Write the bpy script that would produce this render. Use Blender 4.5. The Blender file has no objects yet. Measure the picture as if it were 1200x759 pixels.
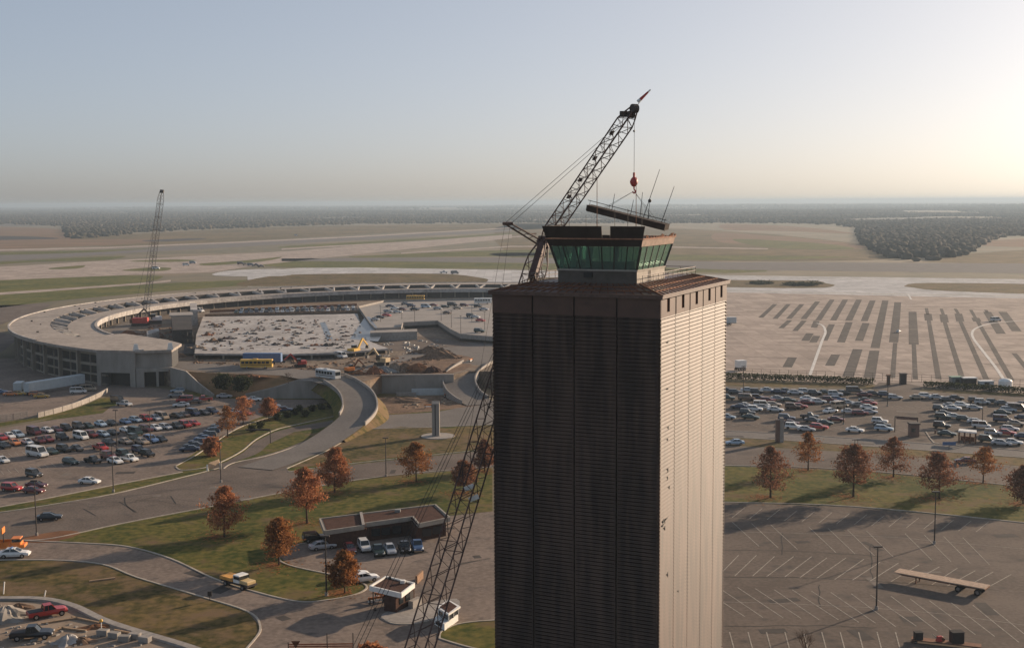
import bpy, bmesh, math, random
import numpy as np
from mathutils import Vector, Matrix, noise
from mathutils.geometry import tessellate_polygon
rnd = random.Random(7)
S = bpy.context.scene
C = S.collection
R = math.radians

# ------------------------------------------------------------------ camera
FPX, HOR, CAMZ, ROLL = 1450.0, 236.5, 60.0, 0.0058
th = math.atan((379.5 - HOR) / FPX)
fw = Vector((0, math.cos(th), -math.sin(th)))
r0, u0 = Vector((1, 0, 0)), Vector((0, math.sin(th), math.cos(th)))
rt = r0 * math.cos(ROLL) - u0 * math.sin(ROLL)
up = u0 * math.cos(ROLL) + r0 * math.sin(ROLL)
cam = bpy.data.objects.new('camera', bpy.data.cameras.new('camera'))
C.objects.link(cam)
m = Matrix((rt, up, -fw)).transposed().to_4x4()
m.translation = Vector((0, 0, CAMZ))
cam.matrix_world = m
cam.data.sensor_width = 36
cam.data.lens = 36 * FPX / 1200
cam.data.clip_start = 1
cam.data.clip_end = 80000
S.camera = cam
S.render.resolution_x, S.render.resolution_y = 1024, 647


def ray(px, py):
    return fw * FPX + rt * (px - 600) - up * (py - 379.5)


def P(px, py, z=0.0):
    """survey point: where the sight line through a photo pixel meets height z"""
    d = ray(px, py)
    t = (z - CAMZ) / d.z
    return Vector((d.x * t, d.y * t, z))


def Q(px, py, D):
    d = ray(px, py)
    t = D / d.y
    return Vector((d.x * t, D, CAMZ + d.z * t))


def lift(p, z):
    return Vector((p.x, p.y, z))


# ------------------------------------------------------------------ materials
MATS = {}


def mat(name, col, rough=.8, var=.25, scale=1.0, detail=6, metal=0.0, bump=0.0, col2=None, island=0.0, spec=.5,
        scale2=None, stretch=None, trans=0.0, slab=None, col3=None, scale3=.1, lim=(.52, .66)):
    if name in MATS:
        return MATS[name]
    M = bpy.data.materials.new(name)
    M.use_nodes = True
    N, L = M.node_tree.nodes, M.node_tree.links
    b = N['Principled BSDF']
    b.inputs['Roughness'].default_value = rough
    b.inputs['Metallic'].default_value = metal
    b.inputs['Specular IOR Level'].default_value = spec if rough < .75 else .08
    geo = N.new('ShaderNodeNewGeometry')
    mp = N.new('ShaderNodeMapping')
    L.new(geo.outputs['Position'], mp.inputs['Vector'])
    if stretch:
        mp.inputs['Scale'].default_value = stretch
    nz = N.new('ShaderNodeTexNoise')
    nz.inputs['Scale'].default_value = scale
    nz.inputs['Detail'].default_value = detail
    nz.inputs['Roughness'].default_value = .62
    L.new(mp.outputs[0], nz.inputs['Vector'])
    fac = nz.outputs['Fac']
    if scale2:
        n2 = N.new('ShaderNodeTexNoise')
        n2.inputs['Scale'].default_value = scale2
        n2.inputs['Detail'].default_value = 5
        L.new(mp.outputs[0], n2.inputs['Vector'])
        ad = N.new('ShaderNodeMix')
        ad.inputs[0].default_value = .5
        L.new(nz.outputs['Fac'], ad.inputs[2])
        L.new(n2.outputs['Fac'], ad.inputs[3])
        fac = ad.outputs[0]
    rp = N.new('ShaderNodeValToRGB')
    c2 = col2 if col2 else tuple(c * (1 - var) for c in col)
    c1 = tuple(min(1, c * (1 + var)) for c in col) if not col2 else col
    rp.color_ramp.elements[0].position = .42 if scale2 else .32
    rp.color_ramp.elements[1].position = .58 if scale2 else .68
    rp.color_ramp.elements[0].color = (*c2, 1)
    rp.color_ramp.elements[1].color = (*c1, 1)
    L.new(fac, rp.inputs[0])
    out = rp.outputs[0]
    if island:
        hs = N.new('ShaderNodeHueSaturation')
        mr = N.new('ShaderNodeMapRange')
        mr.inputs['To Min'].default_value = 1 - island
        mr.inputs['To Max'].default_value = 1 + island
        L.new(geo.outputs['Random Per Island'], mr.inputs['Value'])
        L.new(mr.outputs[0], hs.inputs['Value'])
        L.new(out, hs.inputs['Color'])
        out = hs.outputs[0]
    if col3:                                   # a third tone in patches of its own
        n3 = N.new('ShaderNodeTexNoise')
        n3.inputs['Scale'].default_value = scale3
        n3.inputs['Detail'].default_value = 8
        n3.inputs['Roughness'].default_value = .7
        L.new(mp.outputs[0], n3.inputs['Vector'])
        m3 = N.new('ShaderNodeMapRange')
        m3.inputs['From Min'].default_value, m3.inputs['From Max'].default_value = lim
        L.new(n3.outputs['Fac'], m3.inputs['Value'])
        x3 = N.new('ShaderNodeMix')
        x3.data_type = 'RGBA'
        x3.inputs[7].default_value = (*col3, 1)
        L.new(m3.outputs[0], x3.inputs[0])
        L.new(out, x3.inputs[6])
        out = x3.outputs[2]
    if slab:                                   # concrete bays: each a little lighter or darker, dark joints
        bt = N.new('ShaderNodeTexBrick')
        bt.offset = 0
        bt.inputs['Scale'].default_value = 1
        bt.inputs['Brick Width'].default_value = slab
        bt.inputs['Row Height'].default_value = slab
        bt.inputs['Mortar Size'].default_value = .07
        bt.inputs['Color1'].default_value = (.82, .82, .82, 1)
        bt.inputs['Color2'].default_value = (1.15, 1.15, 1.15, 1)
        bt.inputs['Mortar'].default_value = (.55, .53, .5, 1)
        L.new(geo.outputs['Position'], bt.inputs['Vector'])
        mu = N.new('ShaderNodeMix')
        mu.data_type = 'RGBA'
        mu.blend_type = 'MULTIPLY'
        mu.inputs[0].default_value = 1
        L.new(out, mu.inputs[6])
        L.new(bt.outputs['Color'], mu.inputs[7])
        out = mu.outputs[2]
    L.new(out, b.inputs['Base Color'])
    if bump:
        bp = N.new('ShaderNodeBump')
        bp.inputs['Strength'].default_value = bump
        bp.inputs['Distance'].default_value = .2
        L.new(nz.outputs['Fac'], bp.inputs['Height'])
        L.new(bp.outputs[0], b.inputs['Normal'])
    if trans:
        tr = N.new('ShaderNodeBsdfTranslucent')
        L.new(out, tr.inputs['Color'])
        mx = N.new('ShaderNodeMixShader')
        mx.inputs[0].default_value = trans
        L.new(b.outputs[0], mx.inputs[1])
        L.new(tr.outputs[0], mx.inputs[2])
        L.new(mx.outputs[0], N['Material Output'].inputs[0])
    MATS[name] = M
    return M


asphalt = mat('asphalt', (0.142, 0.114, 0.094), .9, .2, .09, 9, scale2=2.2, col3=(.085, .073, .066), scale3=.16, lim=(.55, .68))
asphalt2 = mat('asphalt_old', (0.132, 0.104, 0.084), .9, .2, .07, 9, scale2=1.6, col3=(.072, .062, .056), scale3=.2, lim=(.54, .66))
asphalt_lot = mat('asphalt_lot', (0.195, 0.153, 0.124), .9, .2, .06, 9, scale2=1.2, col3=(.11, .092, .08), scale3=.2, lim=(.54, .66))
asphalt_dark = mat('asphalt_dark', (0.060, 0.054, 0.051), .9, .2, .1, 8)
concrete = mat('concrete', (0.306, 0.276, 0.246), .85, .14, .12, 8, scale2=1.3)
conc_road = mat('concrete_road', (0.170, 0.151, 0.134), .88, .12, .1, 8, scale2=1.5)
taxi_conc = mat('taxi_concrete', (.47, .45, .43), .76, .12, .02, 8, scale2=.3, slab=7.5)
conc_wall = mat('concrete_wall', (.27, .245, .215), .9, .2, .35, 8, stretch=(1, 1, .3))
conc_apron = mat('apron_concrete', (.37, .30, .25), .9, .12, .03, 8, scale2=.4, slab=7.5)
conc_white = mat('concrete_white', (0.46, 0.43, 0.40), .85, .3, .09, 9, col2=(.29, .265, .245), scale2=.7)
roofconc = mat('roof_concrete', (0.340, 0.293, 0.251), .85, .16, .12, 8, scale2=.7)
facade = mat('facade_concrete', (.27, .235, .19), .9, .12, .3, 6)
kerbm = mat('kerb_concrete', (.40, .35, .29), .9, .2, .5, 5)
grass = mat('grass', (0.145, 0.118, 0.03), .95, .3, .045, 12, bump=.3, col2=(0.045, 0.058, 0.011), scale2=.7, col3=(.14, .092, .05), scale3=.09)
grass_dry = mat('dry_grass', (0.16, 0.11, 0.042), .95, .3, .05, 12, bump=.3, col2=(0.05, 0.047, 0.014), scale2=.7, col3=(.16, .105, .06), scale3=.12, lim=(.47, .62))
grass_green = mat('airfield_grass', (.15, .135, .04), .95, .3, .02, 9, col2=(.075, .085, .022), scale2=.2)
field_tan = mat('dry_field', (.19, .135, .07), .95, .25, .006, 8, col2=(.105, .083, .04), scale2=.05)
field_pink = mat('ploughed_field', (.25, .15, .095), .95, .3, .008, 8, col2=(.15, .105, .06), stretch=(1, 3, 1))
earth = mat('bare_earth', (.23, .15, .10), .95, .3, .16, 9, bump=.6, col2=(.12, .08, .055), scale2=1.3)
earth_red = mat('red_earth', (.24, .115, .06), .95, .3, .2, 9, bump=.6, col2=(.13, .065, .035))
earth_pale = mat('pale_earth', (.33, .255, .19), .95, .3, .2, 9, bump=.5, col2=(.2, .15, .11))
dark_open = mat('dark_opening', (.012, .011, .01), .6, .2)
glass_dark = mat('dark_glass', (.02, .025, .028), .08, .2, spec=.7)
rubber = mat('rubber', (.018, .018, .018), .85, .2)
chrome = mat('bright_metal', (.6, .6, .6), .25, .1, metal=.9)
white_paint = mat('white_paint', (.75, .73, .68), .5, .08, 1)
line_paint = mat('line_paint', (.34, .30, .25), .8, .35, 1.5)
tar = mat('tar', (.05, .046, .042), .8, .2, 1)
steel_dark = mat('dark_steel', (.03, .022, .019), .65, .3, 1)
crane_paint = mat('crane_paint', (.085, .042, .032), .7, .3, .8)
rust = mat('rust', (.17, .075, .042), .8, .35, .7)
red_paint = mat('red_paint', (.45, .04, .03), .45, .15, 1)
orange_paint = mat('orange_paint', (.62, .19, .03), .5, .15, 1)
yellow_paint = mat('yellow_paint', (.62, .36, .05), .45, .15, 1)
blue_paint = mat('blue_paint', (.06, .13, .27), .5, .15, 1)
paleblue = mat('pale_blue_paint', (.42, .46, .47), .5, .1, 1)
brick = mat('brown_brick', (.075, .042, .032), .9, .25, 2.5, 6)
gravelroof = mat('gravel_roof', (.075, .04, .03), .95, .25, .9, 8, scale2=5)
brown_metal = mat('brown_metal', (.15, .085, .065), .5, .2, .5)
grey_paint = mat('grey_paint', (.2, .2, .19), .6, .15, 1)
bark = mat('bark', (.075, .052, .038), .95, .3, 3)


# paint that takes its colour from the object
def paint_mat():
    M = bpy.data.materials.new('car_paint')
    M.use_nodes = True
    N, L = M.node_tree.nodes, M.node_tree.links
    b = N['Principled BSDF']
    oi = N.new('ShaderNodeObjectInfo')
    geo = N.new('ShaderNodeNewGeometry')
    nz = N.new('ShaderNodeTexNoise')
    nz.inputs['Scale'].default_value = 1.7
    nz.inputs['Detail'].default_value = 4
    L.new(geo.outputs['Position'], nz.inputs['Vector'])
    mr = N.new('ShaderNodeMapRange')
    mr.inputs['To Min'].default_value = .75
    mr.inputs['To Max'].default_value = 1.15
    L.new(nz.outputs['Fac'], mr.inputs['Value'])
    mx = N.new('ShaderNodeMix')
    mx.data_type = 'RGBA'
    mx.blend_type = 'MULTIPLY'
    mx.inputs[0].default_value = 1
    L.new(oi.outputs['Color'], mx.inputs[6])
    L.new(mr.outputs[0], mx.inputs[7])
    L.new(mx.outputs[2], b.inputs['Base Color'])
    b.inputs['Roughness'].default_value = .32
    b.inputs['Coat Weight'].default_value = .2
    b.inputs['Coat Roughness'].default_value = .1
    return M


carpaint = paint_mat()


# ------------------------------------------------------------------ mesh builder
class MB:
    def __init__(s):
        s.v, s.f = [], []

    def add(s, vs, fs):
        o = len(s.v)
        s.v += [tuple(v) for v in vs]
        s.f += [tuple(i + o for i in f) for f in fs]
        return s

    def box(s, c, d, rz=0.0, taper=1.0):
        x, y, z = d[0] / 2, d[1] / 2, d[2] / 2
        cr, sr = math.cos(rz), math.sin(rz)
        vs = []
        for k in (-1, 1):
            t = taper if k > 0 else 1
            for a, b in ((-1, -1), (1, -1), (1, 1), (-1, 1)):
                X, Y = a * x * t, b * y * t
                vs.append((c[0] + X * cr - Y * sr, c[1] + X * sr + Y * cr, c[2] + k * z))
        return s.add(vs, [(3, 2, 1, 0), (4, 5, 6, 7), (0, 1, 5, 4), (1, 2, 6, 5), (2, 3, 7, 6), (3, 0, 4, 7)])

    def beam(s, a, b, w, h=None, upv=None):
        """rectangular bar between two points"""
        a, b = Vector(a), Vector(b)
        h = h or w
        d = (b - a).normalized()
        u = Vector(upv) if upv else (Vector((0, 0, 1)) if abs(d.z) < .95 else Vector((1, 0, 0)))
        x = d.cross(u).normalized() * (w / 2)
        y = x.cross(d).normalized() * (h / 2)
        vs = [a - x - y, a + x - y, a + x + y, a - x + y, b - x - y, b + x - y, b + x + y, b - x + y]
        return s.add(vs, [(3, 2, 1, 0), (4, 5, 6, 7), (0, 1, 5, 4), (1, 2, 6, 5), (2, 3, 7, 6), (3, 0, 4, 7)])

    def tube(s, a, b, r, r2=None, n=8, caps=True):
        a, b = Vector(a), Vector(b)
        r2 = r if r2 is None else r2
        d = (b - a).normalized()
        x = d.cross(Vector((0, 0, 1)) if abs(d.z) < .95 else Vector((1, 0, 0))).normalized()
        y = d.cross(x)
        vs = []
        for p, q in ((a, r), (b, r2)):
            for k in range(n):
                t = 2 * math.pi * k / n
                vs.append(p + (x * math.cos(t) + y * math.sin(t)) * q)
        fs = [(k, (k + 1) % n, n + (k + 1) % n, n + k) for k in range(n)]
        if caps:
            fs += [tuple(range(n))[::-1], tuple(range(n, 2 * n))]
        return s.add(vs, fs)

    def path(s, pts, r, n=6):
        for a, b in zip(pts, pts[1:]):
            s.tube(a, b, r, n=n)
        return s

    def prism(s, poly, z0, z1, cap=True):
        n = len(poly)
        area = sum(poly[i][0] * poly[(i + 1) % n][1] - poly[(i + 1) % n][0] * poly[i][1] for i in range(n))
        if area < 0:
            poly = poly[::-1]
        vs = [(p[0], p[1], z0) for p in poly] + [(p[0], p[1], z1) for p in poly]
        fs = [(i, (i + 1) % n, n + (i + 1) % n, n + i) for i in range(n)]
        if cap:
            for t in tessellate_polygon([[Vector((p[0], p[1], 0)) for p in poly]]):
                a, b, c = t
                A, B, D = (Vector(poly[i][:2]) for i in t)
                if (B - A).cross(D - A) < 0:
                    a, c = c, a
                fs.append((n + a, n + b, n + c))
                fs.append((c, b, a))
        return s.add(vs, fs)

    def sheet(s, poly, z):
        vs = [(p[0], p[1], z) for p in poly]
        fs = []
        for t in tessellate_polygon([[Vector((p[0], p[1], 0)) for p in poly]]):
            A, B, D = (Vector(poly[i][:2]) for i in t)
            fs.append(t if (B - A).cross(D - A) > 0 else t[::-1])
        return s.add(vs, fs)

    def loft(s, secs, closed=True, caps=True):
        n = len(secs[0])
        vs = [p for q in secs for p in q]
        fs = []
        for i in range(len(secs) - 1):
            for k in range(n if closed else n - 1):
                a, b = i * n + k, i * n + (k + 1) % n
                fs.append((a, b, b + n, a + n))
        if caps:
            fs.append(tuple(range(n))[::-1])
            fs.append(tuple(range((len(secs) - 1) * n, len(secs) * n)))
        return s.add(vs, fs)

    def blob(s, c, r, seed=0, sub=1, rough=.25, flat=1.0):
        bm = bmesh.new()
        bmesh.ops.create_icosphere(bm, subdivisions=sub, radius=1)
        off = Vector((seed * 3.7, seed * 1.3, seed * .7))
        vs = []
        for v in bm.verts:
            q = v.co * (1 + rough * 2 * noise.noise(v.co * 1.7 + off))
            vs.append((c[0] + q.x * r, c[1] + q.y * r, c[2] + q.z * r * flat))
        fs = [tuple(l.vert.index for l in f.loops) for f in bm.faces]
        bm.free()
        return s.add(vs, fs)

    def mound(s, poly_c, rx, ry, h, rz=0.0, seed=0, n=18, rings=6, rough=.35):
        cx, cy, cz = poly_c
        vs, fs = [], []
        for i in range(rings + 1):
            t = i / rings
            for k in range(n):
                a = 2 * math.pi * k / n
                q = Vector((math.cos(a) * 2, math.sin(a) * 2, seed * 3.3 + t * 2))
                j = 1 + rough * noise.noise(q) * 1.5
                rr = t * j
                x, y = math.cos(a) * rr * rx, math.sin(a) * rr * ry
                z = h * (.5 + .5 * math.cos(math.pi * min(1, t))) * (1 + .7 * rough * noise.noise(q * 1.7 + Vector((5, 1, 2)))) - .06 * t
                vs.append((cx + x * math.cos(rz) - y * math.sin(rz), cy + x * math.sin(rz) + y * math.cos(rz), cz + z))
        for i in range(rings):
            for k in range(n):
                a, b = i * n + k, i * n + (k + 1) % n
                fs.append((a, a + n, b + n, b) if i else (a, a + n, b + n))
        return s.add(vs, fs)

    def build(s, name, material, parent=None, smooth=False, bevel=0):
        me = bpy.data.meshes.new(name)
        me.from_pydata(s.v, [], s.f)
        me.validate()
        if smooth:
            me.polygons.foreach_set('use_smooth', [True] * len(me.polygons))
        me.materials.append(material)
        o = bpy.data.objects.new(name, me)
        C.objects.link(o)
        if parent is not None:
            o.parent = parent
        if bevel:
            bv = o.modifiers.new('bevel', 'BEVEL')
            bv.width = bevel
            bv.segments = 1
            bv.limit_method = 'ANGLE'
        return o


def tag(o, label=None, cat=None, group=None, kind=None):
    if label:
        o['label'] = label
    if cat:
        o['category'] = cat
    if group:
        o['group'] = group
    if kind:
        o['kind'] = kind
    return o


def thing(name, label, cat, loc=(0, 0, 0), rz=0.0, group=None):
    o = bpy.data.objects.new(name, None)
    o.empty_display_size = .5
    C.objects.link(o)
    o.location = loc
    o.rotation_euler = (0, 0, rz)
    return tag(o, label, cat, group)


def kids(o):
    return [c for c in o.children]


def copy_tree(o, parent=None):
    c = o.copy()
    C.objects.link(c)
    if parent is not None:
        c.parent = parent
    for ch in kids(o):
        copy_tree(ch, c)
    return c


def smoothpoly(pts, closed=False, n=5):
    """catmull-rom through points (2D/3D vectors)"""
    out = []
    m_ = len(pts)
    rng = range(m_ if closed else m_ - 1)
    for i in rng:
        g = (lambda k: pts[k % m_]) if closed else (lambda k: pts[max(0, min(m_ - 1, k))])
        p0, p1, p2, p3 = g(i - 1), g(i), g(i + 1), g(i + 2)
        for j in range(n):
            t = j / n
            out.append(.5 * ((2 * p1) + (p2 - p0) * t + (2 * p0 - 5 * p1 + 4 * p2 - p3) * t * t + (3 * p1 - p0 - 3 * p2 + p3) * t ** 3))
    if not closed:
        out.append(pts[-1])
    return out


def pts(lst, z=0.0, sm=0, closed=True):
    q = [P(x, y, z) for x, y in lst]
    return smoothpoly(q, closed, sm) if sm else q


def surface(name, px, z, material, sm=0, kind='structure', z_px=0.0):
    o = MB().sheet(pts(px, z_px, sm), z).build(name, material)
    return tag(o, kind=kind)


def ribbon(mb, line, w, z):
    for a, b in zip(line, line[1:]):
        d = (b - a)
        d.z = 0
        if d.length < 1e-4:
            continue
        d.normalize()
        q = Vector((-d.y, d.x, 0)) * (w / 2)
        mb.add([lift(a - q, z), lift(b - q, z), lift(b + q, z), lift(a + q, z)], [(0, 1, 2, 3)])
    return mb


def kerbline(name, px, sm=5, h=.14, w=.35, material=None, z0=0.0):
    line = smoothpoly([P(x, y, z0) for x, y in px], False, sm) if sm else [P(x, y, z0) for x, y in px]
    return kerbmesh(name, line, h, w, material)


def kerbmesh(name, line, h=.14, w=.35, material=None):
    secs = []
    for i, p in enumerate(line):
        d = (line[min(i + 1, len(line) - 1)] - line[max(i - 1, 0)])
        d.z = 0
        d.normalize()
        q = Vector((-d.y, d.x, 0)) * (w / 2)
        secs.append([p - q + Vector((0, 0, -.05)), p + q + Vector((0, 0, -.05)), p + q * .9 + Vector((0, 0, h)), p - q * .9 + Vector((0, 0, h))])
    o = MB().loft(secs).build(name, material or kerbm)
    return tag(o, kind='structure')

# ------------------------------------------------------------------ terrain
def ground_mat():
    M = bpy.data.materials.new('ground_mix')
    M.use_nodes = True
    N, L = M.node_tree.nodes, M.node_tree.links
    b = N['Principled BSDF']
    b.inputs['Roughness'].default_value = .95
    geo = N.new('ShaderNodeNewGeometry')

    def nz(sc, det, st=None):
        mp = N.new('ShaderNodeMapping')
        if st:
            mp.inputs['Scale'].default_value = st
        L.new(geo.outputs['Position'], mp.inputs['Vector'])
        n = N.new('ShaderNodeTexNoise')
        n.inputs['Scale'].default_value = sc
        n.inputs['Detail'].default_value = det
        L.new(mp.outputs[0], n.inputs['Vector'])
        return n.outputs['Fac']

    def ramp(fac, a, b_, p0, p1):
        r = N.new('ShaderNodeValToRGB')
        r.color_ramp.elements[0].position, r.color_ramp.elements[1].position = p0, p1
        r.color_ramp.elements[0].color, r.color_ramp.elements[1].color = (*a, 1), (*b_, 1)
        L.new(fac, r.inputs[0])
        return r.outputs[0]

    def mix(f, a, b_):
        x = N.new('ShaderNodeMix')
        x.data_type = 'RGBA'
        L.new(f, x.inputs[0])
        L.new(a, x.inputs[6])
        L.new(b_, x.inputs[7])
        return x.outputs[2]
    g = ramp(nz(.05, 9), (.05, .049, .018), (.13, .10, .045), .35, .65)
    t = ramp(nz(.012, 8), (.10, .082, .04), (.19, .135, .075), .35, .65)
    c1 = mix(ramp(nz(.0022, 5, (1, 2.2, 1)), (0, 0, 0), (1, 1, 1), .42, .58), g, t)
    wood = ramp(nz(.02, 8), (.04, .036, .026), (.085, .07, .05), .35, .65)
    c2 = mix(ramp(nz(.0009, 4, (1, 1.6, 1)), (0, 0, 0), (1, 1, 1), .44, .5), t, wood)
    # woods and fields beyond the airfield
    vl = N.new('ShaderNodeVectorMath')
    vl.operation = 'LENGTH'
    L.new(geo.outputs['Position'], vl.inputs[0])
    mr = N.new('ShaderNodeMapRange')
    mr.inputs['From Min'].default_value, mr.inputs['From Max'].default_value = 3200, 3900
    L.new(vl.outputs['Value'], mr.inputs['Value'])
    L.new(mix(mr.outputs[0], c1, c2), b.inputs['Base Color'])
    return M


def make_ground():
    rad = [0, 60, 120, 200, 300, 450, 700, 1000, 1500, 2100, 2800, 3400] + [3400 + 260 * i for i in range(1, 18)] + \
          [8200 + 600 * i for i in range(1, 31)] + [29000]
    n = 300
    vs, fs = [(0, 0, 0)], []
    for r in rad[1:]:
        for k in range(n):
            a = 2 * math.pi * k / n
            x, y = r * math.cos(a), r * math.sin(a)
            amp = max(0, min(1, (r - 3600) / 5000))
            h = amp * (noise.noise(Vector((x / 2600, y / 2600, 3))) * 16 + noise.noise(Vector((x / 900, y / 900, 8))) * 7 + 5 * amp)
            vs.append((x, y, h))
    fs += [(0, 1 + k, 1 + (k + 1) % n) for k in range(n)]
    for i in range(len(rad) - 2):
        for k in range(n):
            a, b = 1 + i * n + k, 1 + i * n + (k + 1) % n
            fs.append((a, a + n, b + n, b))
    return tag(MB().add(vs, fs).build('ground', ground_mat(), smooth=True), kind='structure')


make_ground()


def gheight(x, y):
    r = math.hypot(x, y)
    amp = max(0, min(1, (r - 3600) / 5000))
    return amp * (noise.noise(Vector((x / 2600, y / 2600, 3))) * 16 + noise.noise(Vector((x / 900, y / 900, 8))) * 7 + 5 * amp)


# ------------------------------------------------------------------ airfield
surface('field', [(-40, 266), (40, 267), (78, 270), (84, 279), (140, 280), (210, 281), (130, 287), (60, 290), (-40, 292)], .03, field_pink, 4)
surface('field', [(80, 279), (200, 272), (330, 266), (520, 263), (640, 262), (640, 268), (480, 272), (330, 280), (190, 287), (110, 288)], .02, field_tan, 4)
surface('field', [(600, 262), (840, 270), (1040, 290), (1060, 303), (840, 306), (600, 302)], .02, field_tan, 3)
surface('field', [(840, 273), (900, 276), (980, 283), (1010, 291), (900, 287), (840, 283)], .04, field_pink, 4)
surface('field', [(850, 262.5), (905, 264), (960, 268), (1000, 274), (930, 271), (850, 269)], .04, field_pink, 3)
surface('field', [(1090, 306), (1140, 297), (1240, 292), (1240, 309), (1090, 307)], .03, field_tan, 3)
surface('field', [(1130, 284), (1240, 278), (1240, 289), (1150, 288)], .03, field_pink, 3)
# runways and taxiways, left
surface('runway', [(-40, 300), (187, 289.5), (320, 282.5), (600, 268.5), (600, 271), (320, 287), (187, 294.5), (-40, 308)], .05, conc_road)
surface('taxiway', [(-40, 315), (150, 304), (320, 295.5), (600, 274.5), (600, 279), (420, 298), (300, 311), (250, 319), (180, 321), (-40, 330)], .05, conc_apron)
for q in ([(-40, 309), (40, 305), (90, 302), (147, 300), (120, 305), (40, 307), (-40, 313)], [(60, 314), (98, 311), (92, 314.5), (62, 315.5)],
          [(142, 317), (175, 313.5), (200, 314), (190, 317.5)], [(150, 306), (200, 304), (230, 305), (200, 307)], [(235, 309), (290, 305), (330, 301), (310, 306), (250, 311)]):
    surface('grass', q, .07, grass_green, 4)
surface('grass', [(-40, 330), (110, 323.5), (180, 323), (190, 325), (165, 331), (60, 339), (-40, 345)], .04, grass_green, 4)
surface('taxiway', [(-40, 345.5), (165, 331.5), (200, 328), (200, 330), (165, 333.5), (-40, 348.5)], .05, conc_apron)
surface('grass', [(-40, 349), (170, 333.5), (260, 329), (330, 327), (365, 329), (250, 337), (150, 345), (60, 353), (-40, 364)], .04, grass_green, 4)
surface('apron', [(-60, 365), (20, 357), (60, 358), (-10, 385), (20, 394), (-10, 420), (-60, 440)], .04, asphalt, 3)
surface('apron', [(252, 323), (262, 318), (300, 315.5), (335, 315.5), (345, 319), (330, 323.5)], .08, taxi_conc, 3)
# more thin taxiways, mown strips and dark scrub on the far side
for q in ([(-40, 293), (120, 289.5), (260, 284), (420, 276.5), (600, 266.5), (600, 267.6), (420, 278), (260, 285.6), (120, 291.2), (-40, 295)], [(330, 291), (470, 283.5), (620, 276), (620, 277.2), (470, 285), (330, 292.8)], [(200, 304), (330, 298.5), (340, 299.6), (205, 305.5)],
          [(470, 296), (600, 288), (760, 288.5), (900, 291), (900, 292.2), (760, 289.8), (600, 289.4), (470, 297.6)]):
    surface('taxiway', q, .06, conc_apron)
for q in ([(340, 288), (480, 280), (600, 273), (600, 274.5), (480, 282.5), (350, 290)], [(420, 300), (560, 294), (640, 293), (640, 299), (520, 301), (430, 302)], [(-40, 296.5), (120, 293), (180, 291), (100, 296), (-40, 299.5)], [(860, 280), (960, 285), (1000, 292), (900, 290)], [(600, 296), (840, 299), (1000, 301), (840, 305), (600, 301)]):
    surface('grass', q, .055, grass_green, 4)
surface('ploughed_land', [(-40, 276.5), (30, 277), (70, 279.5), (20, 281), (-40, 281)], .05, asphalt_dark, 4)
surface('ploughed_land', [(170, 281.5), (240, 279), (225, 281.5), (180, 283)], .05, asphalt_dark, 4)
# across the middle, behind the tower
surface('grass', [(300, 306), (480, 306), (860, 312), (860, 320), (600, 315), (330, 313)], .03, grass_green, 3)
surface('runway', [(330, 303), (480, 301.5), (640, 302), (850, 307), (1260, 309), (1260, 321), (850, 316), (640, 308.5), (480, 306.5), (330, 306)], .05, conc_road)
surface('taxiway', [(290, 318.5), (350, 314), (420, 313.5), (600, 316.5), (850, 322.5), (1260, 328), (1260, 352), (850, 343.5), (700, 338), (420, 335), (290, 336)], .04, taxi_conc)
surface('grass', [(285, 330), (330, 322.5), (420, 320.5), (520, 321), (560, 325), (572, 328.5), (548, 333), (420, 334), (290, 335.5)], .07, grass_dry, 4)
surface('grass', [(640, 325), (850, 328), (950, 329), (968, 332), (978, 334.5), (955, 337.5), (850, 336.5), (640, 331)], .07, grass_dry, 4)
surface('grass', [(1060, 335), (1090, 331.5), (1260, 334.5), (1260, 345), (1110, 341), (1070, 337)], .07, grass_dry, 4)
mm = MB()
for a, b in (((600, 319.5), (1260, 331)), ((850, 341), (1260, 348.5))):
    ribbon(mm, [P(*a), P(*b)], 1.0, .09)
tag(mm.build('taxiway_line', mat('yellow_line', (.5, .4, .15), .8)), kind='structure')
surface('apron', [(700, 337), (850, 342.5), (1260, 351), (1330, 470), (1100, 455), (1000, 449.5), (840, 443), (700, 440)], .05, conc_apron)
# pale joints and dark repair strips in the apron
strips = [
    ((226, 450), (170, 502), 6), ((278, 450), (225, 507), 6), ((330, 450), (278, 507), 6.5), ((390, 440), (335, 508), 7),
    ((446, 433), (392, 513), 7), ((497, 433), (450, 513), 7.5), ((550, 433), (510, 514), 8), ((603, 436), (570, 516), 8),
    ((652, 436), (612, 620), 8.5), ((700, 443), (684, 598), 9), ((757, 480), (762, 606), 9.5), ((816, 488), (820, 514), 9),
    ((876, 490), (882, 521), 9), ((934, 487), (942, 517), 9), ((1000, 503), (1008, 518), 9), ((1045, 480), (1100, 565), 9.5), ((1105, 480), (1160, 555), 10),
    ((282, 513), (248, 543), 6), ((338, 514), (302, 554), 6), ((386, 515), (376, 541), 7), ((445, 528), (415, 590), 7),
    ((512, 520), (480, 598), 8), ((577, 523), (550, 592), 8), ((360, 563), (342, 592), 8), ((386, 573), (372, 598), 7.5),
    ((293, 656), (272, 694), 8), ((460, 645), (437, 688), 8), ((545, 624), (508, 730), 9), ((610, 630), (590, 735), 9),
    ((690, 600), (680, 735), 4), ((762, 606), (768, 740), 4), ((820, 514), (858, 740), 4.5), ((882, 521), (950, 740), 4.5), ((942, 517), (1042, 740), 4.5),
    ((1010, 518), (1140, 745), 4.5), ((810, 465), (816, 490), 4), ((868, 468), (876, 490), 4), ((922, 468), (934, 487), 4), ((982, 472), (1000, 503), 4),
    ((1040, 472), (1046, 482), 4), ((1150, 640), (1200, 700), 4.5)]
mb = MB()
fx = lambda X, Y: (840 + X * .303, 220 + Y * .303)
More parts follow.
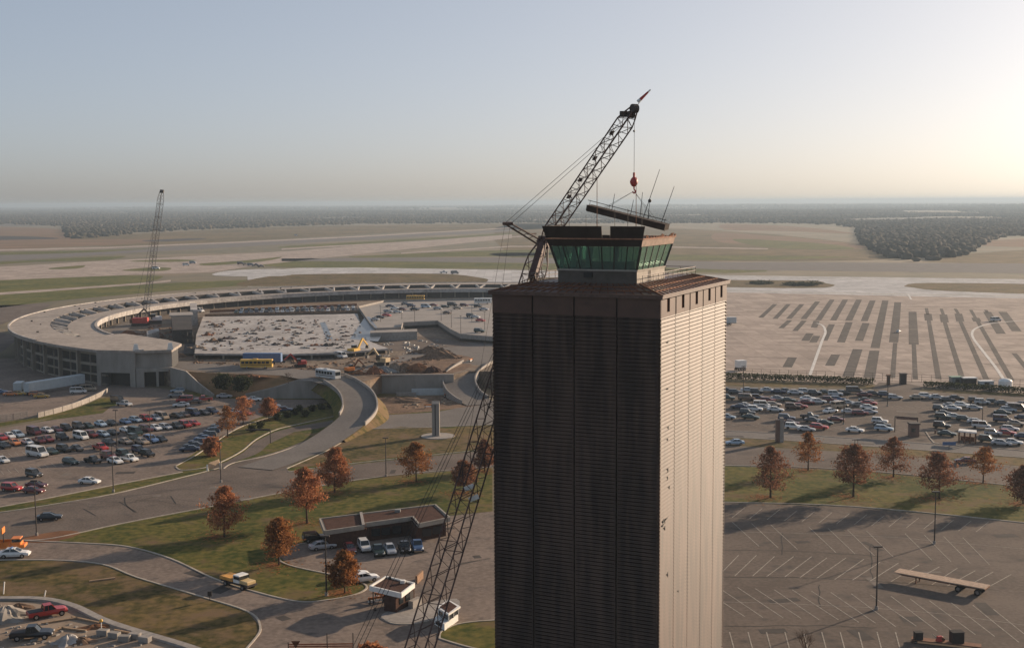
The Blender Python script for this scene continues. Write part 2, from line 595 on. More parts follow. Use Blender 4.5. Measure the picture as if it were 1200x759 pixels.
for a, b, w in strips:
    pa, pb = P(*fx(*a)), P(*fx(*b))
    n_ = max(2, int((pb - pa).length / 14))
    ln = [pa.lerp(pb, t / n_) for t in range(n_ + 1)]
    ribbon(mb, ln, w * .42, .075)
tag(mb.build('apron_patches', mat('apron_patch', (.115, .1, .088), .9, .2, .05, 9, col2=(.075, .067, .06), scale2=.6, col3=(.19, .16, .135), scale3=.12, lim=(.56, .7))), kind='structure')
mb = MB()
for q in ([(360, 725), (385, 655), (408, 590), (420, 560), (414, 538), (400, 528), (385, 524)],
          [(1112, 745), (1075, 690), (1020, 620), (990, 578), (990, 555), (1010, 540), (1060, 525), (1130, 518), (1210, 512)], [(740, 412), (752, 432)]):
    ribbon(mb, smoothpoly([P(*fx(*a)) for a in q], False, 6), 1.1, .095)
tag(mb.build('taxi_guide_line', mat('guide_paint', (.62, .59, .54), .8, .2, .5)), kind='structure')
mb = MB()
for i in range(9):
    a, b = P(842, 352 + i * i * .9 + i * 3), P(1250, 358 + i * i * 1.0 + i * 3.2)
    ribbon(mb, [a, b], .35, .085)
tag(mb.build('apron_joint', tar), kind='structure')

# ------------------------------------------------------------------ near ground
surface('grass_verge', [(-60, 470), (0, 505), (60, 490), (140, 470), (300, 450), (560, 470), (577, 530), (300, 600), (100, 640), (-60, 660)], .012, grass, 0)
# terminal side car park
lot_l = [(-80, 520), (0, 502), (60, 492), (150, 480), (200, 470), (245, 466), (300, 468), (400, 468), (400, 474), (330, 480), (296, 492), (262, 510), (238, 524),
         (214, 540), (206, 548), (215, 553), (180, 563), (130, 577), (60, 588), (0, 597), (-80, 612)]
surface('car_park', lot_l, .03, asphalt_lot)
surface('service_yard', [(-80, 420), (20, 420), (60, 440), (150, 452), (192, 455), (246, 468), (200, 476), (150, 482), (118, 486), (138, 470), (125, 463), (100, 472), (60, 484), (0, 495), (-80, 515)], .026, asphalt_lot, 0)
surface('grass', [(-60, 507), (0, 495.5), (45, 489), (90, 478), (118, 467), (134, 466), (138, 474), (100, 483), (50, 491), (0, 499.5), (-60, 510)], .045, grass, 3)
surface('grass_verge', [(-60, 603), (0, 594.5), (60, 583.5), (130, 569.5), (180, 560), (214, 553.5), (245, 547), (245, 551), (215, 559.3), (130, 579.5), (60, 591.5), (0, 600.5), (-60, 607)], .048, grass)
surface('grass', [(206, 547), (230, 534), (255, 517), (285, 500), (330, 486), (398, 468), (402, 476), (396, 486), (340, 497), (318, 504), (296, 516), (282, 528), (262, 538), (238, 544)], .05, grass, 3)
# terminal loop road and its slip road
surface('road', [(-60, 607), (0, 601), (60, 592), (130, 580), (215, 560), (258, 549), (285, 540), (335, 524), (372, 511), (398, 493), (437, 488), (424, 504), (380, 527), (335, 548), (340, 553), (380, 548), (460, 539), (577, 527), (700, 522),
                 (850, 522), (1010, 531), (1200, 547), (1270, 554), (1270, 578), (1200, 570), (1010, 551), (850, 545), (700, 546), (577, 546), (460, 556), (360, 571), (250, 592), (140, 613), (60, 630), (20, 640), (-60, 655)], .034, asphalt, 0)
surface('road', [(240, 549), (265, 541), (285, 530), (300, 517), (322, 506), (345, 500), (380, 494), (400, 490), (396, 497), (372, 502), (345, 506), (315, 520), (300, 534), (258, 549)], .038, asphalt, 0)
surface('grass', [(275, 541), (298, 533), (318, 521), (340, 510), (362, 508), (366, 512), (345, 521), (318, 531)], .05, grass, 3)
surface('grass_verge', [(337, 548), (382, 528), (424, 505), (470, 500), (530, 502), (577, 497), (640, 500), (640, 522), (577, 524), (460, 536), (380, 545)], .047, grass_dry, 0)
surface('road', [(405, 489), (440, 487), (510, 483), (577, 470), (650, 460), (650, 480), (577, 497), (510, 500), (440, 502), (424, 504), (400, 500)], .04, conc_road)
surface('bare_ground', [(432, 466), (530, 463), (577, 470), (577, 473), (505, 482), (437, 486)], .05, earth, 0)
# lower left
surface('road', [(-60, 638), (30, 634), (100, 637), (150, 641), (200, 655), (250, 678), (300, 694), (350, 705), (385, 703), (420, 696), (433, 687), (440, 680), (404, 676), (340, 662), (328, 652), (345, 640), (372, 634), (525, 605), (577, 599),
                 (700, 596), (700, 800), (250, 800), (296, 752), (305, 734), (290, 716), (230, 697), (160, 676), (120, 661), (60, 656), (-60, 656)], .036, asphalt_lot, 0)
surface('grass_verge', [(-60, 657), (60, 656.5), (120, 661.5), (160, 676.5), (230, 697.5), (290, 716.5), (305, 734), (296, 752), (250, 800), (200, 790), (215, 757), (130, 732), (86, 711), (50, 704), (-60, 703)], .05, grass_dry, 0)
surface('construction_ground', [(-60, 704), (50, 705), (86, 712), (130, 733), (215, 758), (220, 800), (-60, 800)], .04, earth_pale, 0)
surface('bare_ground', [(20, 632), (70, 622), (95, 624), (75, 632), (45, 636)], .055, earth_red, 3)
# grass between road and office lot
surface('grass_verge', [(60, 632), (140, 615), (250, 594), (360, 573), (460, 558), (577, 548), (577, 599), (520, 604), (372, 633), (345, 639), (327, 652), (340, 663), (404, 677), (426, 684), (428, 690), (415, 697), (385, 702.5), (350, 704.5), (300, 693), (250, 677), (200, 654), (150, 640), (100, 636)], .052, grass, 0)
surface('lawn', [(520, 738), (560, 728), (700, 722), (700, 790), (600, 770), (545, 757), (515, 748)], .06, grass, 3)
surface('traffic_island', [(447, 724), (452, 718), (470, 713), (500, 707), (535, 702), (536, 714), (512, 724), (488, 730), (462, 730)], .16, concrete, 3)
# right side
surface('grass_verge', [(700, 548), (850, 546), (1010, 552), (1200, 571), (1270, 578), (1270, 624), (1200, 612), (1000, 593), (850, 588), (700, 586)], .05, grass, 0)
surface('car_park', [(700, 587), (850, 589), (1000, 594), (1200, 613), (1270, 623), (1300, 820), (700, 800)], .03, asphalt2, 0)
surface('grass_verge', [(700, 513), (850, 512), (1010, 522), (1200, 536), (1270, 542), (1270, 553), (1200, 546), (1010, 530), (850, 521), (700, 521)], .05, grass_dry, 0)
surface('road', [(700, 504), (850, 504.5), (1010, 514), (1100, 521), (1270, 534), (1270, 542), (1200, 536), (1010, 522), (850, 512), (700, 513)], .04, conc_road, 0)
surface('car_park', [(700, 452), (850, 453), (1010, 456), (1100, 460), (1270, 468), (1290, 536), (1100, 521), (1010, 514), (850, 505), (700, 504)], .03, asphalt2, 0)
surface('grass_verge', [(700, 446), (850, 447), (1010, 450), (1028, 452), (1024, 455), (850, 452), (700, 452)], .045, grass_dry, 0)
surface('grass_verge', [(1078, 457), (1100, 456), (1270, 465), (1270, 468), (1100, 459.5)], .045, grass_dry, 0)
surface('road', [(1022, 456), (1030, 448), (1060, 449), (1082, 453), (1076, 460)], .06, asphalt, 0)

# kerbs
for q in ([(-60, 606.5), (0, 600.3), (60, 591.3), (130, 579.3), (215, 559), (258, 548)], [(-60, 602.5), (0, 594), (60, 583), (130, 569), (214, 553)], [(20, 633), (60, 631), (140, 614), (250, 593), (360, 572), (460, 557), (577, 547)],
          [(30, 633.5), (100, 636.5), (150, 640.5), (200, 654.5), (250, 677.5), (300, 693.5), (350, 704.8), (385, 702.8), (415, 697), (429, 690), (426, 684), (404, 676.5), (340, 662.5), (327, 652), (345, 639.5), (372, 633.5)],
          [(-60, 656.7), (60, 656.2), (120, 661.3), (160, 676.3), (230, 697.3), (290, 716.3), (305, 734), (296, 752), (255, 795)],
          [(577, 546), (850, 545.5), (1010, 551.5), (1200, 570.5), (1270, 578)], [(700, 586.5), (850, 588.5), (1000, 593.5), (1200, 612.5), (1270, 623)],
          [(700, 512.5), (850, 512.3), (1010, 522.3), (1200, 536.3), (1270, 542)], [(700, 504), (850, 504.7), (1010, 514.3), (1095, 520.5)], [(1085, 506), (1092, 516), (1100, 520), (1140, 523), (1200, 528), (1270, 533)],
          [(262, 549), (275, 542), (320, 532), (372, 512), (398, 494)], [(336, 549), (382, 528.5), (424, 505), (440, 502.5), (510, 500.5), (577, 497.5)], [(338, 553), (380, 547), (460, 538), (577, 526)],
          [(206, 547), (214, 551), (240, 548), (262, 540), (284, 528), (300, 515), (322, 504), (345, 498), (400, 486)], [(206, 546), (230, 533), (255, 516), (285, 499), (330, 485)],
          [(447, 724), (462, 730.5), (488, 730.5), (512, 724.5), (536, 714.5)], [(515, 748), (520, 738), (560, 728), (700, 722)], [(515, 748), (545, 757), (600, 770)]):
    kerbline('kerb', q)
# low concrete edge of the construction site
kerbline('kerb', [(-60, 702), (0, 702), (50, 703), (86, 711), (130, 731), (215, 757), (250, 770)], 5, .35, 1.3, concrete)

# parking bay lines
gx = lambda X, Y: (840 + X * .3, 580 + Y * .2998)
ml = MB()


def bay(a, b, w=.13):
    ribbon(ml, [P(*gx(*a)), P(*gx(*b))], w, .05)


for k in range(14):
    if k % 5 != 3:
        bay((60 + 75 * k, 105 + 5 * k), (165 + 75 * k, 200 + 6 * k))
for k in range(15):
    bay((110 + 68 * k, 48 + 4 * k), (60 + 68 * k, 88 + 4 * k))
for a, b in (((85, 235), (10, 312)), ((155, 235), (70, 316)), ((225, 240), (140, 316)), ((300, 240), (195, 318)), ((370, 240), (265, 320)), ((430, 245), (325, 322)), ((505, 245), (390, 325)), ((575, 250), (460, 330)),
             ((640, 260), (530, 332)), ((710, 265), (600, 335)), ((790, 272), (680, 338)), ((870, 280), (750, 345)), ((940, 285), (840, 350)), ((1010, 295), (900, 355)), ((1080, 300), (970, 360)), ((1150, 310), (1050, 365)),
             ((20, 370), (180, 478)), ((80, 360), (260, 480)), ((150, 365), (330, 482)), ((225, 370), (400, 487)), ((295, 370), (475, 487)), ((370, 375), (555, 497)), ((445, 380), (620, 500)), ((525, 385), (700, 515)), ((600, 390), (780, 512)),
             ((680, 395), (860, 530)), ((755, 405), (930, 537)), ((830, 412), (1010, 545)), ((915, 420), (1085, 552)), ((1000, 430), (1180, 575)), ((1080, 445), (1260, 590)), ((-50, 370), (110, 475))):
    bay(a, b, .15)
for q in ([(-40, 415), (300, 425), (600, 440), (900, 465), (1250, 515)], [(-40, 142), (300, 148), (700, 165), (1250, 215)]):
    ribbon(ml, [P(*gx(*a)) for a in q], .12, .053)
for k in range(10):
    x = 50 + 72 * k
    bay((x, 535), (x + 28, 640), .16)
tag(ml.build('parking_bay_line', line_paint), kind='structure')
mt = MB()
for q in ([(-40, 320), (300, 322), (620, 335), (1100, 372)], [(-40, 85), (400, 92), (850, 115)], [(-40, 215), (330, 220), (640, 240)], [(255, 150), (260, 235)], [(400, 350), (402, 440)], [(-40, 515), (400, 510), (620, 520)], [(600, 190), (606, 330)]):
    ln = smoothpoly([P(*gx(*a)) for a in q], False, 8)
    ln = [p + Vector((rnd.uniform(-.25, .25), rnd.uniform(-.25, .25), 0)) for p in ln]
    ribbon(mt, ln, .16, .047)
for q in ([(140, 588), (150, 594), (158, 600)], [(146, 583), (148, 592), (160, 600)], [(98, 596), (112, 604)], [(200, 581), (206, 590)], [(540, 660), (575, 654)], [(525, 664), (560, 657)]):
    ribbon(mt, smoothpoly([P(*a) for a in q], False, 5), .22, .055)
for k in range(16):   # wandering tar lines on the roads
    x = rnd.uniform(60, 560)
    y = 600 - (x - 60) * .1 - rnd.uniform(0, 14)
    a = P(x, y)
    ln = [a]
    h_ = rnd.uniform(-.4, .4)
    for i in range(7):
        h_ += rnd.uniform(-.35, .35)
        ln.append(ln[-1] + Vector((math.cos(h_), math.sin(h_), 0)) * 1.6)
    ribbon(mt, ln, .1, .047)
tag(mt.build('tar_line', tar), kind='structure')
ml = MB()
for (x0, y0), (x1, y1), n_ in (((2, 532), (206, 504), 26), ((0, 551), (190, 525), 22), ((4, 516), (240, 486), 28)):
    for i in range(n_):
        t = i / n_
        p = P(x0 + (x1 - x0) * t, y0 + (y1 - y0) * t)
        ribbon(ml, [p, p + Vector((2.6, -4.2, 0))], .12, .05)
for y in (459, 468, 482, 495):
    for i in range(30):
        p = P(852 + i * 12.2, y + i * .42)
        ribbon(ml, [p, p + Vector((1.6, -5.0, 0))], .12, .05)
tag(ml.build('parking_bay_line', line_paint), kind='structure')

# repair patches in the paving
rq = random.Random(21)
md, ml2, used_ = MB(), MB(), []
for x0, x1, y0, y1, n_, h0 in ((865, 1190, 600, 750, 16, .1), (30, 560, 560, 600, 10, .0), (330, 560, 700, 752, 12, .6), (20, 200, 535, 575, 8, .2), (200, 300, 655, 700, 5, -.5), (400, 570, 610, 670, 8, .3), (860, 1190, 510, 520, 6, -.05), (860, 1190, 455, 500, 10, -.1)):
    for i in range(n_):
        x, y = rq.uniform(x0, x1), rq.uniform(y0, y1)
        if y0 == 560:
            y = 602 - (x - 30) * .1 + rq.uniform(-9, 9)
        p = P(x, y)
        if any((p - u).length < 8.5 for u in used_):
            continue
        used_.append(p)
        l_, w_, a_ = rq.uniform(1.2, 7), rq.uniform(.8, 2.6), h0 + rq.choice((0, 0, 1.57)) + rq.uniform(-.15, .15)
        c_, s_ = math.cos(a_), math.sin(a_)
        q = [(p.x + (u * l_ * c_ - v * w_ * s_) / 2, p.y + (u * l_ * s_ + v * w_ * c_) / 2) for u, v in ((-1, -1), (1, -1), (1, 1), (-1, 1))]
        (md if rq.random() < .6 else ml2).sheet(q, .0445)
tag(md.build('road_patch', mat('patch_dark', (.075, .065, .058), .9, .2, .5)), kind='structure')
tag(ml2.build('road_patch', mat('patch_pale', (.17, .145, .122), .9, .2, .5)), kind='structure')

# ------------------------------------------------------------------ terminal ring
TC = Vector((-27.3, 555.4, 0))


def arc(r, a, z=0.0):
    return Vector((TC.x + r * math.cos(R(a)), TC.y + r * math.sin(R(a)), z))


A0, A1 = 45, 220


def annulus(mb, r1, r2, z0, z1, a0=A0, a1=A1, step=2.5):
    n_ = max(1, int((a1 - a0) / step))
    secs = []
    for i in range(n_ + 1):
        a = a0 + (a1 - a0) * i / n_
        secs.append([arc(r1, a, z0), arc(r2, a, z0), arc(r2, a, z1), arc(r1, a, z1)])
    return mb.loft(secs)


term = thing('terminal_building', 'curved concrete airport terminal ring with a slotted flat roof, behind the car park', 'airport terminal', TC)


def tpart(mb, name, material, parent=term, label=None):
    o = mb.build(name, material, parent)
    if parent is term:
        o.location = -TC
    if label:
        o['label'] = label
    return o


tpart(annulus(MB(), 169.5, 185.2, 11.0, 12.0), 'outer_roof', roofconc)
tpart(annulus(MB(), 184.6, 185.3, 12.003, 12.35), 'roof_edge', conc_white)
tpart(annulus(annulus(MB(), 152, 163, 9.6, 10.4), 152, 152.5, 10.403, 10.8), 'inner_roof', roofconc)
tpart(annulus(MB(), 151.5, 152, 8.7, 10.8), 'inner_fascia', conc_white)
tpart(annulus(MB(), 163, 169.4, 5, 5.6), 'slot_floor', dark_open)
tpart(annulus(MB(), 169.2, 169.48, 9.0, 11.9), 'slot_upstand', asphalt_dark)  # shade inside the slot put into dark floor and upstand colours
wl = annulus(MB(), 162.6, 162.9, 5.6, 9.6)
tpart(wl, 'slot_wall', facade)
# inner facade, shade under the roof put in as a dark wall colour
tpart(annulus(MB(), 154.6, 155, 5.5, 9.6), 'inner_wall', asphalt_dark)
iw = MB()
for a in range(A0 + 2, A1, 3):
    iw.beam(arc(154.2, a, 5.5), arc(154.2, a, 9.6), .6, .6)
tpart(iw, 'inner_pillars', facade)['kind'] = 'stuff'
# outer facade
tpart(annulus(MB(), 180.8, 181.2, 0, 11, 45, 234, 2.5), 'window_wall', dark_open)
fb = MB()
for z0, z1 in ((9.7, 11.0), (6.0, 6.9), (2.9, 3.4), (0, .4)):
    annulus(fb, 181.3, 182.1, z0, z1, 45, 233.6)
tpart(fb, 'spandrel_band', facade)
for k in range(44, 58):
    a = k * 4.1 - 5
    t = MB().beam(arc(182.5, a, 0), arc(182.5, a, 11), .9, 1.3, upv=arc(1, a) - TC)
    tpart(t, 'pilaster', facade)
    for j in (.5,):
        t = MB().beam(arc(181.9, a + 4.1 * j, 0), arc(181.9, a + 4.1 * j, 9.7), .28, .4, upv=arc(1, a) - TC)
        tpart(t, 'mullion', facade)
# slot struts
a = A0 + 2.0
while a < 214:
    st = MB()
    st.beam(arc(169.3, a - .9, 11.6), arc(162.9, a, 10.3), .9, 1.2)
    st.beam(arc(169.3, a + .9, 11.6), arc(162.9, a, 10.3), .9, 1.2)
    st.beam(arc(162.9, a, 10.3), arc(166, a, 7), .9, .9)
    tpart(st, 'roof_strut', conc_white)
    a += 5.0
ug = MB()
rv = random.Random(3)
for k in range(13):
    a, r_ = rv.uniform(95, 215), rv.uniform(172, 183)
    s_ = rv.uniform(.4, .9)
    ug.box(arc(r_, a, 12 + s_ * .35), (s_, s_, s_ * .7), rv.uniform(0, 3))
tpart(ug, 'roof_vents', steel_dark)['kind'] = 'stuff'
# near end of the ring
e0 = arc(185.2, 233.4)
endpoly = [arc(185.2, a) for a in np.linspace(219.5, 233.4, 7)] + [Vector((-124, 403.5, 0)), Vector((-112.5, 406, 0)), Vector((-114, 424, 0)), Vector((-122, 436, 0)), arc(152, 219.5)]
tpart(MB().prism(endpoly, 11.2, 12.06), 'end_roof', roofconc)
tpart(MB().prism([arc(181, 220), arc(181, 233), Vector((-124.5, 406, 0)), Vector((-113, 408.5, 0)), Vector((-115, 423, 0)), Vector((-123, 434, 0)), arc(154, 220)], 0, 11.19), 'end_core', dark_open)
ew = MB()
d_ = (Vector((-124, 403.5, 0)) - e0).normalized()
nrm = Vector((d_.y, -d_.x, 0))
e1 = Vector((-124, 403.5, 0))
ew.prism([e0, e1, e1 - nrm * .8, e0 - nrm * .8], 4.6, 11.15)
for t0, t1 in ((0, .1), (.86, 1)):
    q0, q1 = e0.lerp(e1, t0), e0.lerp(e1, t1)
    ew.prism([q0, q1, q1 - nrm * .79, q0 - nrm * .79], 0, 4.59)
tpart(ew, 'end_wall', conc_wall)
e2 = Vector((-112.5, 406, 0))
d2 = (e2 - e1).normalized()
n2 = Vector((d2.y, -d2.x, 0))
lw = MB()
g1, g2 = e1 + d2 * .3, e2
lw.prism([g1 - n2 * 1.2, g2 - n2 * 1.2, g2 - n2 * 2.0, g1 - n2 * 2.0], 6.0, 11.15)
lw.prism([g1 + n2 * .6, g2 + n2 * .6, g2 - n2 * 1.19, g1 - n2 * 1.19], 5.0, 6.2)
for t0, t1 in ((0, .22), (.55, .62), (.9, 1)):
    q0, q1 = g1.lerp(g2, t0), g1.lerp(g2, t1)
    lw.prism([q0 + n2 * .5, q1 + n2 * .5, q1 - n2 * 1.18, q0 - n2 * 1.18], 0, 4.98)
tpart(lw, 'end_wing', conc_wall)
fin = MB().beam(Vector((-124, 403.6, 12.06)), Vector((-121.5, 405, 12.06)), 1.2, .8)
tpart(fin, 'roof_kerb', conc_white)
for p in ((-123.6, 403.8), (-113, 406.3)):
    tpart(MB().box((p[0], p[1], 13.2), (2.0, .8, 2.3), .3, .55), 'roof_fin', white_paint)

# ------------------------------------------------------------------ raised ground inside the ring
PZ = 5.5
inner = [arc(160.5, a) for a in np.linspace(60, 219, 40)]
pl = [Vector((-114, 405.5, 0)), Vector((-106, 401, 0)), Vector((-98, 397.5, 0)), Vector((-82, 392, 0)), Vector((-66, 388, 0)), Vector((-58, 383, 0)), Vector((-54.5, 377, 0)), Vector((-46.5, 374, 0)), Vector((-44, 379, 0)), Vector((-41, 388.4, 0)), Vector((-19.5, 388.4, 0)),
      Vector((-14, 398, 0)), Vector((-4, 396, 0)), Vector((30, 396, 0)), Vector((48, 415, 0)), Vector((56, 480, 0))]
tag(MB().prism(pl + inner, .1, PZ).build('upper_ground', mat('court_ground', (.25, .195, .145), .95, .3, .06, 9, bump=.2, col2=(.13, .1, .075), scale2=.8, col3=(.17, .10, .06), scale3=.05)), kind='structure')
# grassy bank down to the car park
bk = MB()
top = [Vector((-106, 401, PZ)), Vector((-98, 397.5, PZ)), Vector((-82, 392, PZ)), Vector((-66, 388, PZ)), Vector((-58, 383, PZ))]
bot = [Vector((-104, 398, 3.9)), Vector((-93.5, 384.5, .05)), Vector((-82, 379.3, .05)), Vector((-70, 379.3, 2.5)), Vector((-56, 379.0, PZ - .2))]
bk.loft([[a, a + (b - a) * .5 + Vector((0, 0, .5)), b] for a, b in zip(top, bot)], closed=False, caps=False)
bo = bk.build('embankment', mat('bank_grass', (.27, .15, .075), .95, .3, .15, 8, bump=.5, col2=(.16, .10, .045)))
tag(bo, kind='structure')
# upper road along the court edge
surface('road', [(192, 428), (200, 432), (262, 436), (330, 440), (366, 447), (392, 454), (408, 443), (380, 435), (330, 431), (262, 427), (205, 423)], PZ + .04, conc_road, 0, z_px=PZ)
surface('road', [(90, 398), (120, 405), (160, 408), (195, 424), (205, 424), (178, 403), (158, 393), (150, 385), (160, 378), (190, 372), (186, 369), (150, 375), (125, 384), (105, 390)], PZ + .05, conc_road, 0, z_px=PZ)
surface('road', [(400, 438), (440, 425), (480, 414), (520, 405), (577, 398), (577, 420), (557, 423), (520, 420), (470, 425), (420, 440)], PZ + .03, conc_road, 0, z_px=PZ)
surface('bare_ground', [(430, 440), (470, 425), (500, 416), (540, 416), (555, 423), (530, 437)], PZ + .05, earth, 3, z_px=PZ)

# ramp from the loop road up to the court
rc = [(300, 549, 0.06), (340, 535, .1), (372, 521, .3), (400, 503, 1.0), (418, 487, 2.2), (422, 474, 3.4), (416, 460, 4.6), (400, 448, PZ), (385, 441, PZ)]
cl = smoothpoly([P(x, y, z) for x, y, z in rc], False, 6)


def sweep(line, offs, dz):
    secs = []
    for i, p in enumerate(line):
        d = line[min(i + 1, len(line) - 1)] - line[max(i - 1, 0)]
        d.z = 0
        d.normalize()
        q = Vector((d.y, -d.x, 0))
        secs.append([p + q * o + Vector((0, 0, z)) for o, z in zip(offs, dz)])
    return secs


tag(MB().loft(sweep(cl, [-4.6, 4.6], [.08, .08]), closed=False, caps=False).build('ramp_road', conc_road), kind='structure')
tag(MB().loft(sweep(cl[14:], [-4.9, -4.6, -4.6, -7.5], [0, 0, .06, -3]), closed=False, caps=False).build('ramp_bank', grass), kind='structure')
tag(MB().loft(sweep(cl[14:42], [4.6, 4.9, 8], [.06, 0, -3]), closed=False, caps=False).build('ramp_bank', grass_dry), kind='structure')


def para(name, line, off, h, label, w=.4, col=None):
    o = MB().loft(sweep(line, [off - w / 2, off + w / 2, off + w / 2, off - w / 2], [-1.5, -1.5, h, h])).build(name, col or concrete)
    return tag(o, label, 'parapet')


para('ramp_parapet', cl[24:44], -4.8, .95, 'low pale concrete parapet along the car park edge of the curved ramp')
para('ramp_parapet', cl[20:48], 4.8, .95, 'low pale concrete parapet along the dirt side of the curved ramp')
# second, smaller ramp near the tower
rc2 = [(580, 415, PZ), (560, 425, PZ), (544, 436, 4.9), (538, 446, 3.6), (542, 458, 1.8), (552, 467, .5), (566, 474, .1)]
cl2 = smoothpoly([P(x, y, z) for x, y, z in rc2], False, 6)
tag(MB().loft(sweep(cl2, [-5, 5], [.1, .1]), closed=False, caps=False).build('ramp_road', conc_road), kind='structure')
para('ramp_parapet', cl2[6:34], 5.1, 1.0, 'pale concrete parapet on the outer bend of the ramp beside the brown tower')
para('ramp_parapet', cl2[6:32], -5.1, 1.0, 'pale concrete parapet on the inner bend of the ramp beside the brown tower')


# retaining walls
def wallprofile(name, prof, label, thick=.7):
    mb_ = MB()
    secs = []
    for x, y, z0, z1 in prof:
        secs.append([(x, y, z0), (x, y + thick, z0), (x, y + thick, z1), (x, y, z1)])
    mb_.loft(secs)
    o = mb_.build(name, conc_wall)
    cp = MB()
    secs = []
    for x, y, z0, z1 in prof:
        secs.append([(x, y - .12, z1 + .003), (x, y + thick + .12, z1 + .003), (x, y + thick + .12, z1 + .35), (x, y - .12, z1 + .35)])
    cp.loft(secs).build('coping', concrete, o)
    return tag(o, label, 'wall')


wallprofile('retaining_wall', [(-112.4, 403.2, 0, 6.3), (-106, 398.5, 0, 5.6), (-99, 389, 0, 2.6), (-93, 381.5, 0, .5)], 'grey retaining wall sloping down from the terminal end to the car park')
wallprofile('retaining_wall', [(-82.5, 378, 0, 1.2), (-74, 378, 0, 3.1), (-66, 378, 0, 5.5), (-62, 378, 0, 5.3), (-55, 377, 0, 3.8), (-50.6, 374, 0, 3.4)], 'shaded grey retaining wall below the bus, left of the curved ramp')
wallprofile('retaining_wall', [(-41.5, 387.6, 0, 5.6), (-30, 387.6, 0, 5.6), (-18.5, 387.6, 0, 5.6)], 'long dark ribbed retaining wall under the dirt heaps')

# ------------------------------------------------------------------ parking decks inside the ring
DZ = 7.5
dk = [P(x, y, DZ) for x, y in [(238, 371), (330, 369.5), (419, 367.5), (424, 385), (434, 400), (455, 408), (400, 413), (330, 415), (228, 414), (230, 392)]]
deck = thing('parking_deck', 'broad pale concrete parking deck being demolished, strewn with rubble', 'parking deck')
MB().prism(dk, DZ - .6, DZ).build('deck_slab', conc_white, deck)
ins = lambda q, k: [Vector((sum(p.x for p in q) / len(q) * (1 - k) + p.x * k, sum(p.y for p in q) / len(q) * (1 - k) + p.y * k, 0)) for p in q]
MB().prism(ins(dk, .97), PZ, DZ - .61).build('deck_wall', dark_open, deck)
pc = MB()
for a, b in zip(dk, dk[1:] + dk[:1]):
    n_ = max(1, int((b - a).length / 8))
    for i in range(n_):
        p = a.lerp(b, i / n_)
        pc.box((p.x, p.y, (PZ + DZ - .6) / 2), (.6, .6, DZ - .62 - PZ))
pc.build('deck_pillars', facade, deck)['kind'] = 'stuff'
# sunk bay across the deck, drawn as flat blue-grey sheets
for px_, nm in (([(375, 378), (381, 377), (390, 397), (384, 400)], 'deck_opening'), ([(428, 371), (433, 371), (448, 392), (443, 400), (410, 397)], 'deck_opening')):
    MB().sheet([P(x, y, DZ) for x, y in px_], DZ + .02).build(nm, mat('blue_grey_slab', (.12, .135, .15), .35, .3, .3), deck)
dk2 = [P(x, y, DZ) for x, y in [(420, 361), (450, 354), (580, 351), (640, 352), (640, 396), (577, 397), (540, 394), (528, 388), (513, 378), (472, 380), (470, 386), (440, 387), (434, 381)]]
deck2 = thing('parking_deck', 'grey open air parking deck with cars and thin lamp posts beside the tower', 'parking deck')
MB().prism(dk2, DZ - .8, DZ).build('deck_slab', concrete, deck2)
MB().prism(ins(dk2, .96), PZ, DZ - .81).build('deck_wall', dark_open, deck2)
br = MB()
for a, b in zip(dk2, dk2[1:] + dk2[:1]):
    br.beam(lift(a, DZ + .5), lift(b, DZ + .5), .3, .98)
br.build('deck_barrier', concrete, deck2)
rowdeck = thing('parking_deck', 'long narrow deck of parked cars behind the demolished pale deck', 'parking deck')
dk3 = [P(x, y, DZ) for x, y in [(246, 366), (330, 362), (418, 358), (419, 366), (330, 368), (240, 370)]]
MB().prism(dk3, DZ - .8, DZ).build('deck_slab', asphalt, rowdeck)
MB().prism(ins(dk3, .97), PZ, DZ - .81).build('deck_wall', dark_open, rowdeck)
MB().beam(lift(dk3[5], DZ + .4), lift(dk3[3], DZ + .4), .4, .9).build('deck_barrier', earth, rowdeck)
MB().beam(lift(dk3[0], DZ + .5), lift(dk3[2], DZ + .5), .5, 1.2).build('deck_barrier', rust, rowdeck)
# half demolished stair block
st = thing('stair_tower', 'dark half demolished stair block between the red crane and the pale deck', 'building', P(214, 420, PZ))
for nm, px_, z0, z1, ma in (('block', [(201, 385), (224, 384), (226, 404), (203, 405)], PZ, 11.5, asphalt_dark), ('penthouse', [(223, 372), (231, 372), (232, 381), (224, 381)], PZ, 12.5, conc_white),
                            ('lower_block', [(198, 408), (228, 404), (230, 417), (196, 417)], PZ, 6.4, asphalt_dark), ('slab', [(199, 383), (226, 382), (227, 386), (199, 387)], 11.503, 11.9, concrete), ('pale_wall', [(172, 398), (186, 394), (187, 398), (173, 402)], PZ, 9.0, conc_white)):
    o = MB().prism([P(x, y, PZ) for x, y in px_], z0, z1).build(nm, ma, st)
    o.matrix_parent_inverse = Matrix.Translation(-Vector(st.location))
for k in range(4):
    for j in range(2):
        p = P(203 + k * 6, 404.6, PZ)
        o = MB().box((p.x + 1, p.y - .15, PZ + 1.6 + j * 2.8), (1.6, .3, 1.5)).build('window_opening', dark_open, st)
        o.matrix_parent_inverse = Matrix.Translation(-Vector(st.location))

# ramp gap wall in the second deck
wg = thing('ramp_wall', 'long pale ramp wall in front of the open parking deck', 'wall')
MB().prism([P(x, y, PZ) for x, y in [(434, 397), (489, 395), (489, 398), (434, 400)]], PZ, 8.9).build('wall_face', concrete, wg)
surface('ramp_floor', [(434, 398), (490, 394), (530, 398), (555, 404), (520, 407), (470, 411), (434, 411)], PZ + .06, asphalt, 0, z_px=PZ)

